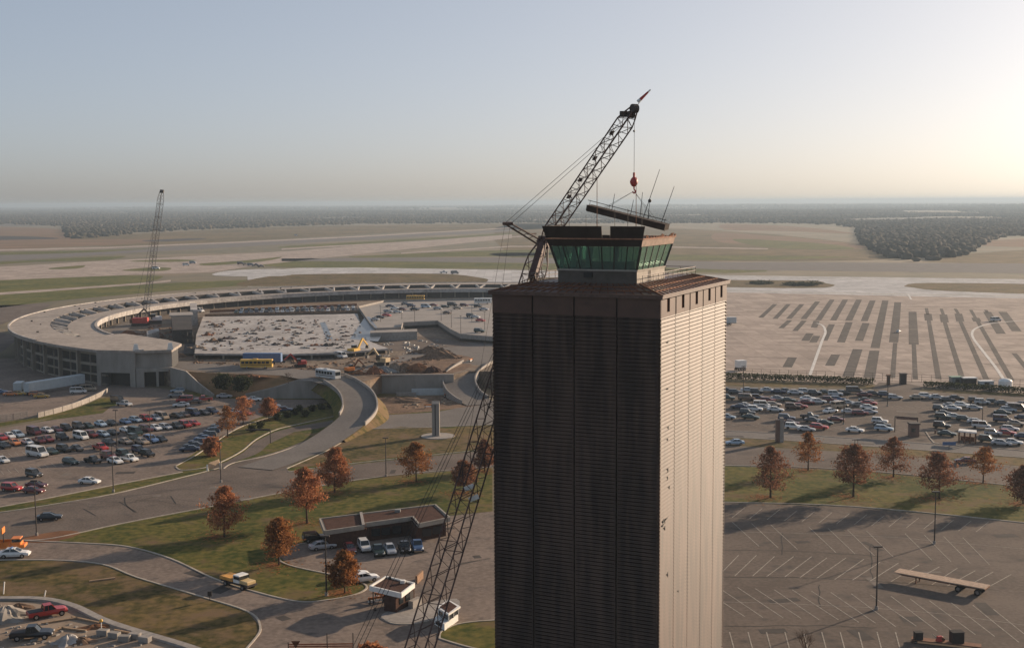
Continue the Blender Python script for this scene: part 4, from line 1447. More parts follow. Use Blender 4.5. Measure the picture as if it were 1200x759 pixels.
sbt = thing('ticket_booth', 'small white ticket booth with a flat dark roof beside the lattice boom', 'booth')
bp_ = [P(x, y) for x, y in [(509, 731), (521, 739), (537, 727), (526, 720)]]
MB().prism(bp_, 0, 1.0).build('booth_wall', white_paint, sbt)
up_ = [bp_[0].lerp(bp_[3], .3), bp_[1].lerp(bp_[2], .3), bp_[2], bp_[3]]
MB().prism(inset(up_, .08), 1.003, 1.9).build('glazing', glass_dark, sbt)
pp = MB()
for i in range(4):
    a, b = up_[i], up_[(i + 1) % 4]
    for t in (0, .5):
        p = a.lerp(b, t)
        pp.tube(lift(p, 1.0), lift(p, 1.9), .1, n=4)
pp.build('corner_posts', white_paint, sbt)
MB().prism(inset(up_, -.35), 1.9, 2.15).build('roof', white_paint, sbt)
MB().prism(inset(up_, .15), 2.153, 2.18).build('roof_gravel', gravelroof, sbt)
p = bp_[0].lerp(bp_[1], .5)
MB().box((p.x - .02, p.y - .02, .65), (1.3, .5, .45), math.atan2((bp_[1] - bp_[0]).y, (bp_[1] - bp_[0]).x)).build('window', glass_dark, sbt)

# pylon monument
mo = thing('monument', 'tall square concrete pylon on a round paved base beside the access road', 'monument', P(511, 511))
pm = Vector(mo.location)
b_ = MB().tube(pm + Vector((.5, -.3, 0)), pm + Vector((.5, -.3, .22)), 4.3, n=28).build('round_base', concrete, mo)
s_ = MB()
vs = []
for z, sl_ in ((.2, 0), (8.6, .5)):
    for dx_, dy_ in ((-.95, -.9), (.95, -.9), (.95, .9), (-.95, .9)):
        vs.append((pm.x + dx_, pm.y + dy_, z + (sl_ if dy_ > 0 else 0)))
s_.add(vs, [(3, 2, 1, 0), (4, 5, 6, 7), (0, 1, 5, 4), (1, 2, 6, 5), (2, 3, 7, 6), (3, 0, 4, 7)])
s_.build('shaft', conc_wall, mo)
MB().box((pm.x - .1, pm.y - .93, 4.4), (.22, .1, 8)).build('groove', asphalt_dark, mo)
py = thing('pylon_sign', 'tall slim concrete pylon standing on the verge of the road beside the sunlit tower', 'sign', P(914, 518))
q = Vector(py.location)
MB().box(q + Vector((.35, .1, 3.1)), (.9, 1.3, 6.2)).build('pale_fin', concrete, py)
MB().box(q + Vector((-.6, .1, 2.9)), (1.0, 1.0, 5.6)).build('shaded_side', brown_metal, py)  # shaded side of the pylon built as a darker box

# entrance sign of the car park
es = thing('entrance_sign', 'tan trapezoid car park sign on two white legs by the slip road', 'sign')
a, b = P(243, 552), P(258, 549.5)
c_ = MB().loft([[lift(a, .5) + Vector((0, 0, 0)), lift(a, .5) + Vector((0, .3, 0)), lift(a, 1.9) + Vector((.3, .3, 0)), lift(a, 1.9) + Vector((.3, 0, 0))],
                [lift(b, .5), lift(b, .5) + Vector((0, .3, 0)), lift(b, 2.3) + Vector((-.3, .3, 0)), lift(b, 2.3) + Vector((-.3, 0, 0))]]).build('sign_board', mat('tan_board', (.42, .31, .21), .8, .15, 1), es)
for p in (a, b):
    MB().beam(p + Vector((0, .15, 0)), p + Vector((0, .15, 1.5)), .35, .35).build('leg', white_paint, es)


def gantry(label, a, b, h, drop, boardcol, double=True):
    g = thing('sign_gantry', label, 'sign gantry')
    a, b = P(*a), P(*b)
    MB().tube(a, lift(a, h), .13).build('post', steel_dark, g)
    if double:
        MB().tube(b, lift(b, h), .13).build('post', steel_dark, g)
    MB().beam(lift(a, h - .1), lift(b, h - .1), .22, .25).build('crossbar', steel_dark, g)
    if drop:
        MB().beam(lift(a.lerp(b, .04), h - .1 - drop / 2) + Vector((0, -.2, 0)), lift(b.lerp(a, .04), h - .1 - drop / 2) + Vector((0, -.2, 0)), .12, drop).build('sign_board', boardcol, g)
    return g


gantry('dark single post gantry arm over the slip road beside the grass island', (317, 519), (288, 519), 3.6, .3, steel_dark, False)
gantry('dark height bar on two posts at the open deck, beside the brown tower', (546, 402), (572, 402), 4.2, 0, steel_dark)
gantry('dark barred gate frame in front of the deck ramp, nearer the dirt mound', (543, 411), (577, 410), 4.0, 0, steel_dark)
gantry('brown overhead board on two posts at the right car park entrance', (1048.5, 506), (1075, 508), 4.2, .6, brown_metal)
kb = thing('kiosk', 'dark brown kiosk at the car park entrance gate, under the overhead board', 'kiosk', P(1070.5, 511))
q = Vector(kb.location)
MB().box(q + Vector((0, 0, 1.6)), (2.2, 2.2, 3.2)).build('wall', brown_metal, kb)
MB().box(q + Vector((0, 0, 3.35)), (2.6, 2.6, .3)).build('roof', steel_dark, kb)
MB().box(q + Vector((-.4, -1.12, 1.8)), (1.0, .1, .9)).build('window', glass_dark, kb)
arm = thing('barrier_arm', 'long pale barrier arm reaching from the dark kiosk to the parked cars', 'barrier')
a, b = P(1077, 506.5), P(1096, 508)
MB().beam(lift(a, 1.0), lift(b, 1.0), .14, .14).build('arm', concrete, arm)
MB().box(lift(b, .5), (.4, .4, 1.0)).build('motor_box', brown_metal, arm)
sh = thing('bus_shelter', 'open shelter with a flat white roof on brown posts by the car park kerb', 'shelter')
sp_ = [P(x, y, 2.7) for x, y in [(1123, 505.5), (1144.5, 507.5), (1144.5, 505), (1124, 503)]]
MB().prism(sp_, 2.6, 2.95).build('roof', white_paint, sh)
for t in (.05, .35, .65, .95):
    p = sp_[0].lerp(sp_[1], t)
    MB().beam(lift(p, .02), lift(p, 2.6), .3, .3).build('post', rust, sh)
p, p2 = sp_[3].lerp(sp_[2], .1), sp_[3].lerp(sp_[2], .9)
MB().beam(lift(p, .6), lift(p2, .6), .3, 1.1).build('bench_wall', rust, sh)
rs_ = thing('road_sign', 'wide blue road sign on a short post beside the frontage road', 'road sign', P(1112, 526))
q = Vector(rs_.location)
MB().box(q + Vector((0, -.08, 1.4)), (3.2, .1, .8)).build('sign_board', blue_paint, rs_)
MB().tube(q, q + Vector((0, 0, 1.9)), .07).build('post', steel_dark, rs_)
hc = thing('clearance_portal', 'row of short posts carrying a dark bar by the frontage road', 'portal')
for x in (1001.5, 1005):
    p = P(x, 531)
    MB().tube(p, lift(p, 3.3), .07).build('post', steel_dark, hc)
p, p2 = P(998, 531), P(1008, 531)
MB().beam(lift(p, 3.2), lift(p2, 3.2), .1, .12).build('crossbar', steel_dark, hc)

# jersey wall by the service yard and wire fence
ln = smoothpoly([P(x, y) for x, y in [(44, 489.5), (62, 485), (84, 478.5), (104, 471), (118, 464.5), (126, 460)]], False, 6)
jw = thing('barrier_wall', 'curved pale precast wall between the service yard and the grass', 'wall')
for i in range(0, len(ln) - 3, 3):
    a, b = ln[i], ln[i + 3]
    d = (b - a).normalized() * .12
    MB().beam(lift(a + d, .75), lift(b - d, .75), .35, 1.5).build('wall_panel', concrete, jw)
fe = thing('wire_fence', 'grey wire mesh fence panels at the corner of the service yard', 'fence')
fl_ = [P(x, y) for x, y in [(-14, 496.5), (0, 494), (16, 492), (32, 489.5)]]
for a, b in zip(fl_, fl_[1:]):
    mb = MB()
    n_ = 14
    for k in range(n_ + 1):
        p = a.lerp(b, k / n_)
        mb.tube(p, lift(p, 1.9), .05 if k % 7 else .09, n=4)
    for h_ in (.1, .7, 1.3, 1.9):
        mb.tube(lift(a, h_), lift(b, h_), .05, n=4)
    mb.build('fence_panel', concrete, fe)


# ------------------------------------------------------------------ lamp posts
lamp_posts = [(43, 627.5, 10.2, 'by the orange arrow board truck'), (133, 576.5, 10, 'on the grass strip below the white car'), (137, 525, 9.5, 'in the second row of the terminal car park'), (176.5, 520, 8.5, 'between the car rows near the red pickups'), (259, 565, 9.0, 'by the road beside the tan entrance sign'),
              (452.5, 558, 8.6, 'on the road edge between two red trees'), (382.6, 698, 9.4, 'on the grass corner by the office car park'), (1027, 714, 9.5, 'in the empty car park, in front of the flatbed trailer'), (1095, 637, 9.3, 'in the empty car park, near the grass bank'), (988.6, 497, 7.2, 'amid the cars in front of the dark red sedan'),
              (1040, 476, 9.0, 'beside the opening in the hedge'), (1151, 500, 7.0, 'beside the white van in the crowded car park'), (871, 463, 9.0, 'in the back row by the hedge, beside the tower')]
proto = thing('lamp_post', 'x', 'lamp post', (0, 0, 0), 0, 'lamp posts in the car parks and along the roads')
MB().tube((0, 0, .5), (0, 0, 9.2), .13, .08, 8).build('pole', steel_dark, proto)
MB().tube((0, 0, 0), (0, 0, .55), .28, .25, 10).build('pole_base', concrete, proto)
MB().box((0, 0, 9.28), (1.3, .5, .18)).build('lamp_head', steel_dark, proto)
for i, (x, y, h_, where) in enumerate(lamp_posts):
    o = proto if i == 0 else copy_tree(proto)
    o.location = P(x, y) + Vector((0, 0, .03))
    o.scale = (1, 1, h_ / 9.3)
    o['label'] = 'tall slim dark lamp post ' + where
deckposts = [(471, 374, 'first'), (486, 378, 'second'), (517, 376, 'third'), (529, 384, 'fourth'), (540, 391, 'fifth'), (553, 377, 'sixth'), (568, 386, 'seventh'), (446, 377, 'corner')]
p2_ = thing('deck_lamp', 'x', 'lamp post', (0, 0, 0), 0, 'thin lamp posts on the open parking deck')
MB().tube((0, 0, 0), (0, 0, 7.2), .11, .07, 6).build('pole', steel_dark, p2_)
MB().box((0, 0, 7.25), (.9, .4, .14)).build('lamp_head', steel_dark, p2_)
for i, (x, y, w_) in enumerate(deckposts):
    o = p2_ if i == 0 else copy_tree(p2_)
    o.location = P(x, y, DZ)
    o['label'] = ('thin lamp post at the corner of the open parking deck, by the pale deck' if w_ == 'corner' else 'thin lamp post on the open parking deck, %s of seven counting towards the tower' % w_)


# ------------------------------------------------------------------ trees
leaf_red = mat('leaf_red', (.50, .235, .11), .8, .35, .8, 4, col2=(.27, .10, .05), island=.45, trans=.3)
leaf_dull = mat('leaf_dull', (.32, .155, .085), .8, .35, .8, 4, col2=(.19, .085, .05), island=.45, trans=.25)
leaf_gold = mat('leaf_gold', (.38, .17, .06), .8, .35, .8, 4, col2=(.2, .085, .035), island=.45, trans=.3)
leaf_green = mat('leaf_green', (.045, .05, .022), .8, .3, .8, 4, island=.4, trans=.2)


def tree(label, base, h, w, seed, leafmat=leaf_red, shape='cone', clear=.16, dens=1.0, cat='tree', name='autumn_tree', leaf=.2, group=None):
    rr = random.Random(seed)
    t = thing(name, label, cat, base, rr.uniform(0, 6), group)
    tr = MB()
    lean = Vector((rr.uniform(-.03, .03), rr.uniform(-.03, .03), 1))
    pts_ = [Vector((lean.x * z, lean.y * z, z)) for z in (0, h * .1, h * .35, h * .65, h * .96)]
    rad_ = [h * .022, h * .017, h * .013, h * .007, h * .002]
    for i in range(4):
        tr.tube(pts_[i], pts_[i + 1], rad_[i], rad_[i + 1], 7)
    tips = []
    nl = int(44 * dens) + 6
    for k in range(nl):
        f = clear + (1 - clear) * ((k + rr.random()) / nl) ** .92
        z0 = h * f * .92
        a = k * 2.4 + rr.uniform(-.5, .5)
        u_ = (f - clear) / (1 - clear)
        if shape == 'cone':
            reach = w / 2 * (min(1, .5 + u_ * 2.2) * (1 - u_) ** .75 + .05) * 1.25
        elif shape == 'round':
            reach = w / 2 * math.sqrt(max(.05, 1 - (2 * u_ - .85) ** 2 * .8))
        else:
            reach = w / 2 * (1 - .5 * u_)
        reach *= rr.uniform(.55, 1.15)
        st_ = Vector((lean.x * z0, lean.y * z0, z0))
        en = st_ + Vector((math.cos(a) * reach, math.sin(a) * reach, reach * rr.uniform(.05, .5)))
        tr.tube(st_, en, h * .006 * (1 - u_ * .6), h * .0015, 4, caps=False)
        for q in (.4, .62, .82, 1.0):
            tips.append((st_.lerp(en, q), .3 + reach * .24))
    tr.build('trunk', bark, t)
    vs, fs = [], []
    nleaf = int(36 * dens)
    for p, s_ in tips:
        for j in range(nleaf):
            c = p + Vector((rr.gauss(0, .5), rr.gauss(0, .5), rr.gauss(0, .36))) * s_
            if c.z < h * clear * .7:
                continue
            n1 = Vector((rr.gauss(0, 1), rr.gauss(0, 1), rr.gauss(0, 1))).normalized()
            n2 = n1.cross(Vector((rr.gauss(0, 1), rr.gauss(0, 1), rr.gauss(0, 1)))).normalized()
            l_ = leaf * rr.uniform(.6, 1.3)
            i0 = len(vs)
            vs += [tuple(c - n1 * l_), tuple(c + n2 * l_ * .6), tuple(c + n1 * l_), tuple(c - n2 * l_ * .6)]
            fs.append((i0, i0 + 1, i0 + 2, i0 + 3))
    MB().add(vs, fs).build('crown', leafmat, t)
    return t


trees = [  # base px, top py, crown width px, material, label
    (263, 629, 563, 52, leaf_red, 'broad russet tree on the grass slope between the two roads, casting a long shadow'),
    (327, 662, 601, 45, leaf_red, 'russet tree at the corner of the office car park'),
    (360, 613, 541, 52, leaf_red, 'big russet tree behind the office, largest of the roadside trees'),
    (392, 577, 519, 40, leaf_red, 'tapering russet tree on the road verge beside the slip road junction'),
    (488, 564, 513, 42, leaf_gold, 'rusty orange tree on the verge below the concrete pylon'),
    (544, 578, 536, 32, leaf_dull, 'dull red tree seen through the lattice boom'),
    (568, 552, 512, 28, leaf_dull, 'dull red tree against the left edge of the brown tower'),
    (404, 695, 639, 38, leaf_red, 'russet tree on the grass corner above the two white patrol cars'),
    (267, 512, 472, 24, leaf_gold, 'narrow rusty tree on the grass beside the row of dark cars'),
    (285, 497, 462, 26, leaf_red, 'rounded rusty tree behind the narrow one on the car park edge'),
    (315, 492, 464, 22, leaf_red, 'small rusty tree on the green bank below the retaining wall'),
    (248, 534, 511, 20, leaf_red, 'low reddish bush tree at the tip of the grass island'),
    (903, 583, 516, 50, leaf_dull, 'broad dark red tree beside the sunlit face of the tower'),
    (947, 551, 502, 35, leaf_dull, 'slim dull red tree in front of the first tall pylon'),
    (1000, 582, 514, 54, leaf_dull, 'broad dark red tree on the bank, second broad one from the tower'),
    (1047, 559, 507, 40, leaf_dull, 'light crowned dull red tree in front of the entrance kiosk'),
    (1101, 584, 525, 52, leaf_dull, 'broad dark red tree in front of the red car on the road'),
    (1152, 566, 520, 42, leaf_dull, 'light crowned brownish tree behind the red car on the road'),
    (1199, 590, 541, 44, leaf_dull, 'dark red tree cut by the right edge of the view'),
]
for i, (bx, by, ty, w_, lm, lab) in enumerate(trees):
    b_ = P(bx, by)
    pxm = FPX / b_.y
    h_ = (by - ty) / pxm * 1.0
    light = 'light' in lab or 'slim' in lab or 'narrow' in lab
    tree(lab, b_, h_, w_ / pxm, 20 + i, leaf_gold if i in (1, 7, 13, 17) else lm, 'cone' if i not in (9, 11) else 'round', (.14, .2, .26)[i % 3] if i != 11 else .05, (.6 if light else .95) * (.85 + .1 * (i % 4)), group='russet autumn trees')
for x, y, ty, w_, lab in ((262, 455, 437, 22, 'dark green round tree on the brown bank beside the sloping wall'), (284, 458, 438, 20, 'dark green round tree in the middle of the brown bank'), (300, 449, 440, 14, 'small dark green bush nearest the bus on the brown bank')):
    b_ = P(x, y, 2.6)
    b_.z = 2.2
    tree(lab, b_, (y - ty) / FPX * b_.y, w_ / FPX * b_.y, 60 + x, leaf_green, 'round', .1, .8, 'tree', 'evergreen_tree', .3)


def bare_tree(label, base, h, w, seed, material=bark, name='bare_tree'):
    rr = random.Random(seed)
    t = thing(name, label, 'tree', base)
    mb = MB()

    def grow(p, d, l, r, dep):
        q = p + d * l
        mb.tube(p, q, r, r * .65, 4 if dep > 1 else 6, caps=False)
        if dep >= 5:
            return
        for k in range(3 if dep else 5):
            nd = (d + Vector((rr.gauss(0, .55), rr.gauss(0, .55), rr.gauss(.1, .3)))).normalized()
            grow(p.lerp(q, rr.uniform(.55, 1)), nd, l * rr.uniform(.6, .82), r * .55, dep + 1)
    grow(Vector((0, 0, 0)), Vector((0, 0, 1)), h * .28, h * .018, 0)
    mb.build('branches', material, t)
    return t


bare_tree('leafless tree beside the road behind the retaining wall', P(338, 449, PZ), 5.5, 5, 4)
bare_tree('leafless brownish shrub on the edge of the empty car park', P(944, 775), 6.2, 6, 9, mat('twig', (.13, .08, .055), .9, .2, 2))
sh_ = [(358, 488), (346, 486), (337, 489), (325, 492), (366, 482), (305, 502), (376, 480), (296, 506), (387, 478), (351, 482)]
for i, (x, y) in enumerate(sh_):
    tree('little dark green shrub on the green bank, %s along from the ramp' % ['sixth', 'fifth', 'seventh', 'eighth', 'third', 'ninth', 'second', 'tenth', 'first', 'fourth'][i], P(x, y), 1.8, 1.9, 200 + i, leaf_green, 'round', .05, .3, 'shrub', 'shrub', .22, 'little shrubs on the green bank')
for x, y, w_, lab in ((436, 775, 26, 'low red bush at the bottom edge beside the crane cables'), (892, 332.5, 26, 'dark scrub patch on the dry grass island, beside the taxiway'), (940, 334, 40, 'wider dark scrub patch on the tip of the dry grass island')):
    b_ = P(x, y)
    tree(lab, b_, w_ / FPX * b_.y * (.8 if y > 400 else .05), w_ / FPX * b_.y, x, leaf_red if y > 400 else leaf_green, 'round', .03, .7, 'bush', 'bush', .25 if y > 400 else .9).scale = (1, 1, 1 if y > 400 else .4)


# clipped hedges along the apron fence
def hedge(label, px, w, h, seed):
    rr = random.Random(seed)
    ln_ = [P(*p) for p in px]
    vs, fs = [], []
    L_ = sum((b - a).length for a, b in zip(ln_, ln_[1:]))
    for a, b in zip(ln_, ln_[1:]):
        d = (b - a)
        q = Vector((-d.y, d.x, 0)).normalized()
        for k in range(int(d.length * 55)):
            c = a.lerp(b, rr.random()) + q * rr.uniform(-w / 2, w / 2) + Vector((0, 0, h * rr.random() ** .6 * (.9 + .2 * noise.noise(a.lerp(b, rr.random()) * .2))))
            n1 = Vector((rr.gauss(0, 1), rr.gauss(0, 1), rr.gauss(0, 1))).normalized()
            n2 = n1.cross(Vector((rr.gauss(0, 1), rr.gauss(0, 1), rr.gauss(0, 1)))).normalized()
            i0 = len(vs)
            l_ = rr.uniform(.2, .42)
            vs += [tuple(c - n1 * l_), tuple(c + n2 * l_ * .7), tuple(c + n1 * l_), tuple(c - n2 * l_ * .7)]
            fs.append((i0, i0 + 1, i0 + 2, i0 + 3))
    o = MB().add(vs, fs).build('hedge', leaf_green)
    return tag(o, label, 'hedge')


hedge('long dark clipped hedge between the apron and the back row of cars', [(780, 441), (850, 444), (1000, 449), (1024, 450.5)], 4.5, 2.2, 1)
hedge('dark hedge beyond the gate gap, running off past the white tank', [(1082, 453), (1110, 454.5), (1200, 461), (1280, 466)], 4.5, 2.0, 2)
MBf = thing('chain_link_fence', 'long thin chain link fence along the apron edge behind the hedges', 'fence')
fp = [P(x, y) for x, y in [(780, 437.5), (850, 440), (1000, 445), (1080, 448), (1280, 458)]]
for a, b in zip(fp, fp[1:]):
    mb = MB()
    n_ = max(2, int((b - a).length / 3))
    for k in range(n_ + 1):
        p = a.lerp(b, k / n_)
        mb.tube(p, lift(p, 2.6), .06, n=4)
    for h_ in (.1, 1.0, 1.8, 2.6):
        mb.tube(lift(a, h_), lift(b, h_), .035, n=4)
    mb.build('fence_panel', steel_dark, MBf)

# fallen leaves under the autumn trees
rr = random.Random(31)
vs, fs = [], []
for bx, by, ty, w_, lm, lab in trees:
    b_ = P(bx, by)
    rad_ = w_ / FPX * b_.y * .62
    for k in range(int(260 if by > 540 else 90)):
        a, r_ = rr.uniform(0, 6.283), abs(rr.gauss(0, .6)) * rad_
        c = b_ + Vector((math.cos(a) * r_ - .5 * rr.random() * rad_, math.sin(a) * r_, .065))
        l_, t_ = rr.uniform(.1, .3), rr.uniform(0, 3)
        i0 = len(vs)
        for k2 in range(4):
            vs.append((c.x + math.cos(t_ + k2 * 1.571) * l_, c.y + math.sin(t_ + k2 * 1.571) * l_ * .8, c.z + rr.uniform(0, .03)))
        fs.append((i0, i0 + 1, i0 + 2, i0 + 3))
tag(MB().add(vs, fs).build('fallen_leaves', leaf_gold), kind='stuff')

# ------------------------------------------------------------------ vehicles
def sec(x, zb, zt, hb, ht, zm=None):
    zm = zm if zm is not None else zb + (zt - zb) * .5
    return [(x, -hb * .9, zb), (x, -hb, zm), (x, -ht, zt), (x, ht, zt), (x, hb, zm), (x, hb * .9, zb)]


KINDS = {   # hull stations (x, zbot, ztop, halfwidth, halfwidth_top), greenhouse (x, z...), wheels
    'sedan': dict(hull=[(-2.35, .42, .86, .78, .66), (-2.2, .3, .96, .86, .74), (-1.3, .28, .98, .9, .8), (.9, .28, .95, .9, .8), (1.9, .28, .84, .88, .74), (2.3, .35, .7, .8, .66)],
                  gh=[(-1.75, .96, .7), (-1.05, 1.4, .58), (.15, 1.42, .58), (1.05, .94, .7)], wb=1.38, wr=.33),
    'wagon': dict(hull=[(-2.3, .42, .95, .82, .7), (-2.2, .3, 1.0, .88, .76), (-1.3, .28, 1.0, .9, .8), (.9, .28, .96, .9, .8), (1.9, .28, .86, .88, .74), (2.25, .35, .72, .8, .66)],
                  gh=[(-2.2, .99, .74), (-1.85, 1.45, .62), (.1, 1.47, .6), (.95, .95, .72)], wb=1.36, wr=.33),
    'suv': dict(hull=[(-2.2, .5, 1.0, .84, .76), (-2.1, .4, 1.1, .9, .82), (-1.0, .38, 1.1, .92, .84), (.95, .38, 1.08, .92, .84), (1.9, .4, 1.0, .9, .78), (2.2, .45, .85, .84, .7)],
                gh=[(-2.1, 1.09, .8), (-1.95, 1.74, .7), (.2, 1.76, .7), (.85, 1.07, .8)], wb=1.35, wr=.38),
    'van': dict(hull=[(-2.5, .45, 1.2, .9, .86), (-2.45, .35, 1.25, .96, .9), (1.3, .35, 1.2, .96, .9), (2.1, .36, 1.05, .94, .8), (2.45, .42, .85, .86, .74)],
                gh=[(-2.44, 1.24, .88), (-2.38, 2.02, .8), (1.0, 2.04, .78), (1.75, 1.12, .82)], wb=1.6, wr=.37),
    'pickup': dict(hull=[(-2.6, .5, .98, .86, .84), (-2.55, .42, 1.02, .92, .9), (-.55, .4, 1.02, .93, .9), (1.0, .4, 1.05, .93, .84), (2.1, .4, .98, .9, .78), (2.5, .46, .82, .84, .7)],
                   gh=[(-.65, 1.03, .78), (-.5, 1.68, .68), (.45, 1.7, .68), (1.0, 1.04, .78)], wb=1.65, wr=.38),
}
MESH = {}


def car_meshes(kind):
    if kind in MESH:
        return MESH[kind]
    d = KINDS[kind]
    g = d['gh']
    hull = MB().loft([sec(*s) for s in d['hull']])
    (xa, za, wa), (xb, zb, wb_), (xc, zc, wc_), (xd, zd, wd) = g
    hull.loft([[(x, -w, z - .035), (x, w, z - .035), (x, w * .94, z + .03), (x, -w * .94, z + .03)] for x, z, w in ((xb - .06, zb, wb_), (xc + .06, zc, wc_))])   # roof
    for s in (-1, 1):                                       # pillars
        for (x0, z0, w0), (x1, z1, w1) in ((g[0], g[1]), (g[3], g[2])):
            hull.beam((x0, s * w0, z0), (x1, s * w1, z1), .09, .09)
        hull.beam(((xb + xc) / 2, s * (wa + .01), (za + zd) / 2), ((xb + xc) / 2, s * (wb_ + .01), zb), .09, .07)
    if kind == 'pickup':
        pass
    else:
        pass
    gl = MB()
    vs = []
    for x, z, w in g:
        vs += [(x, -w, z), (x, w, z)]
    gl.loft([[(xa, -wa, za), (xa, wa, za), (xb, wb_, zb), (xb, -wb_, zb)]], caps=False) if False else None
    gl.add([(xa, -wa, za - .02), (xb, -wb_, zb - .01), (xc, -wc_, zc - .01), (xd, -wd, zd - .02), (xa, wa, za - .02), (xb, wb_, zb - .01), (xc, wc_, zc - .01), (xd, wd, zd - .02)],
           [(3, 2, 1, 0), (4, 5, 6, 7), (0, 1, 5, 4), (1, 2, 6, 5), (2, 3, 7, 6)])
    wh = MB()
    wh.tube((0, -.11, 0), (0, .11, 0), d['wr'], n=12)
    hb = MB()
    hb.tube((0, -.125, 0), (0, .125, 0), d['wr'] * .55, n=10)
    out = {}

    def me(nm, mb_, material, smooth=False):
        o = mb_.build(nm, material, None, smooth)
        m_ = o.data
        bpy.data.objects.remove(o)
        return m_
    out['body'] = me('body', hull, carpaint)
    out['windows'] = me('windows', gl, glass_dark)
    out['wheel'] = me('wheel', wh, rubber)
    out['hub'] = me('rim', hb, mat('wheel_metal', (.4, .4, .4), .35, .1, metal=.8))
    x1 = d['hull'][-1][0]
    z1 = (d['hull'][-1][1] + d['hull'][-1][2]) / 2
    out['headlight'] = me('headlight', MB().box((0, 0, 0), (.08, .34, .16)), mat('lamp_glass', (.8, .8, .78), .15, .05))
    out['taillight'] = me('taillight', MB().box((0, 0, 0), (.08, .32, .18)), mat('tail_lamp', (.25, .015, .012), .3, .1))
    bedm = MB()
    if kind == 'pickup':
        bedm.box((-1.62, 0, 1.045), (1.75, 1.5, .06))
        out['bed'] = me('load_bed', bedm, steel_dark)
    out['ends'] = (x1, d['hull'][-1][3] * .72, z1 + .08, d['hull'][0][0], d['hull'][0][3] * .75, (d['hull'][0][1] + d['hull'][0][2]) / 2 + .12)
    MESH[kind] = out
    return out


COL = {'white': (.72, .71, .68), 'silver': (.42, .43, .44), 'grey': (.2, .2, .2), 'black': (.015, .015, .016), 'dark grey': (.06, .062, .065), 'dark blue': (.02, .032, .075), 'blue': (.09, .16, .30),
       'pale blue': (.33, .42, .50), 'red': (.42, .03, .025), 'dark red': (.15, .018, .018), 'maroon': (.09, .014, .018), 'dark green': (.02, .042, .034), 'tan': (.40, .31, .22), 'orange': (.58, .19, .05), 'yellow': (.62, .36, .05), 'brown': (.13, .075, .05)}


def link(nm, me_, parent, loc=(0, 0, 0), color=None):
    o = bpy.data.objects.new(nm, me_)
    C.objects.link(o)
    o.parent = parent
    o.location = loc
    if color:
        o.color = (*color, 1)
    return o


def car(kind, colour, loc, head, label, group, parts=2, scale=1.0, name=None, cat=None):
    M_ = car_meshes(kind)
    nm = {'sedan': 'parked_car', 'wagon': 'parked_car', 'suv': 'parked_car', 'van': 'van', 'pickup': 'pickup_truck'}[kind]
    t = thing(name or nm, label, cat or {'van': 'van', 'pickup': 'pickup truck'}.get(kind, 'car'), loc, R(head), group)
    t.scale = (scale,) * 3
    c = COL[colour]
    j = rnd.uniform(.8, 1.2)
    link('body', M_['body'], t, color=tuple(min(1, v * j) for v in c))
    link('windows', M_['windows'], t)
    if 'bed' in M_:
        link('load_bed', M_['bed'], t)
    d = KINDS[kind]
    hw = d['hull'][2][3] - .1
    for sx in (-1, 1):
        for sy in (-1, 1):
            w = link('wheel', M_['wheel'], t, (sx * d['wb'], sy * hw, d['wr']))
            if parts > 2:
                link('rim', M_['hub'], w)
    if parts > 2:
        xf, yf, zf, xr, yr, zr = M_['ends']
        for s in (-1, 1):
            link('headlight', M_['headlight'], t, (xf, s * yf, zf))
            link('taillight', M_['taillight'], t, (xr, s * yr, zr))
    return t


ORD = ['first', 'second', 'third', 'fourth', 'fifth', 'sixth', 'seventh', 'eighth', 'ninth', 'tenth', 'eleventh', 'twelfth', 'thirteenth', 'fourteenth', 'fifteenth', 'sixteenth', 'seventeenth', 'eighteenth', 'nineteenth', 'twentieth',
       'twenty-first', 'twenty-second', 'twenty-third', 'twenty-fourth', 'twenty-fifth', 'twenty-sixth', 'twenty-seventh', 'twenty-eighth', 'twenty-ninth', 'thirtieth', 'thirty-first', 'thirty-second', 'thirty-third', 'thirty-fourth', 'thirty-fifth', 'thirty-sixth', 'thirty-seventh']
KN = {'sedan': 'sedan', 'wagon': 'hatchback', 'suv': 'off-roader', 'van': 'van', 'pickup': 'pickup truck'}
placed = []


def clash(p, head, L_=4.9, W_=2.0):
    for q, h2 in placed:
        d = q - p
        if d.length > 6:
            continue
        for hh in (head, h2):
            a = R(hh)
            x, y = d.x * math.cos(a) + d.y * math.sin(a), -d.x * math.sin(a) + d.y * math.cos(a)
            if abs(x) < L_ and abs(y) < W_:
                return True
    return False


def carrow(items, head, where, group, z=0.0, parts=2, wob=5, lift_=.03, end='left'):
    """items: (px, py, colour, kind[, heading])"""
    items = sorted(items)
    out = []
    for it in items:
        x, y, c, k = it[:4]
        h_ = (it[4] if len(it) > 4 else head) + rnd.uniform(-wob, wob)
        p = P(x, y + 1.6, z)
        ok = not clash(p, h_)
        if not ok:
            for dx_, dy_ in ((1.2, .3), (-1.2, -.3), (2.5, .6), (-2.5, -.5), (0, 1.6), (0, -1.6), (3.5, .2), (-3.5, -.2), (2, 2), (-2, -2)):
                p2__ = P(x + dx_, y + dy_ + 1.6, z)
                if not clash(p2__, h_):
                    p, ok = p2__, True
                    break
        if not ok:
            continue
        placed.append((p, h_))
        out.append((p, h_, c, k))
    names = [c + ' ' + KN[k] for _, _, c, k in out]
    for i, (p, h_, c, k) in enumerate(out):
        if names.count(names[i]) == 1:
            lab = 'only %s in %s' % (names[i], where)
        else:
            lab = '%s, %s from the %s in %s' % (names[i], ORD[i], end, where)
        car(k, c, p + Vector((0, 0, lift_)), h_, lab, group, parts, rnd.uniform(.95, 1.06))


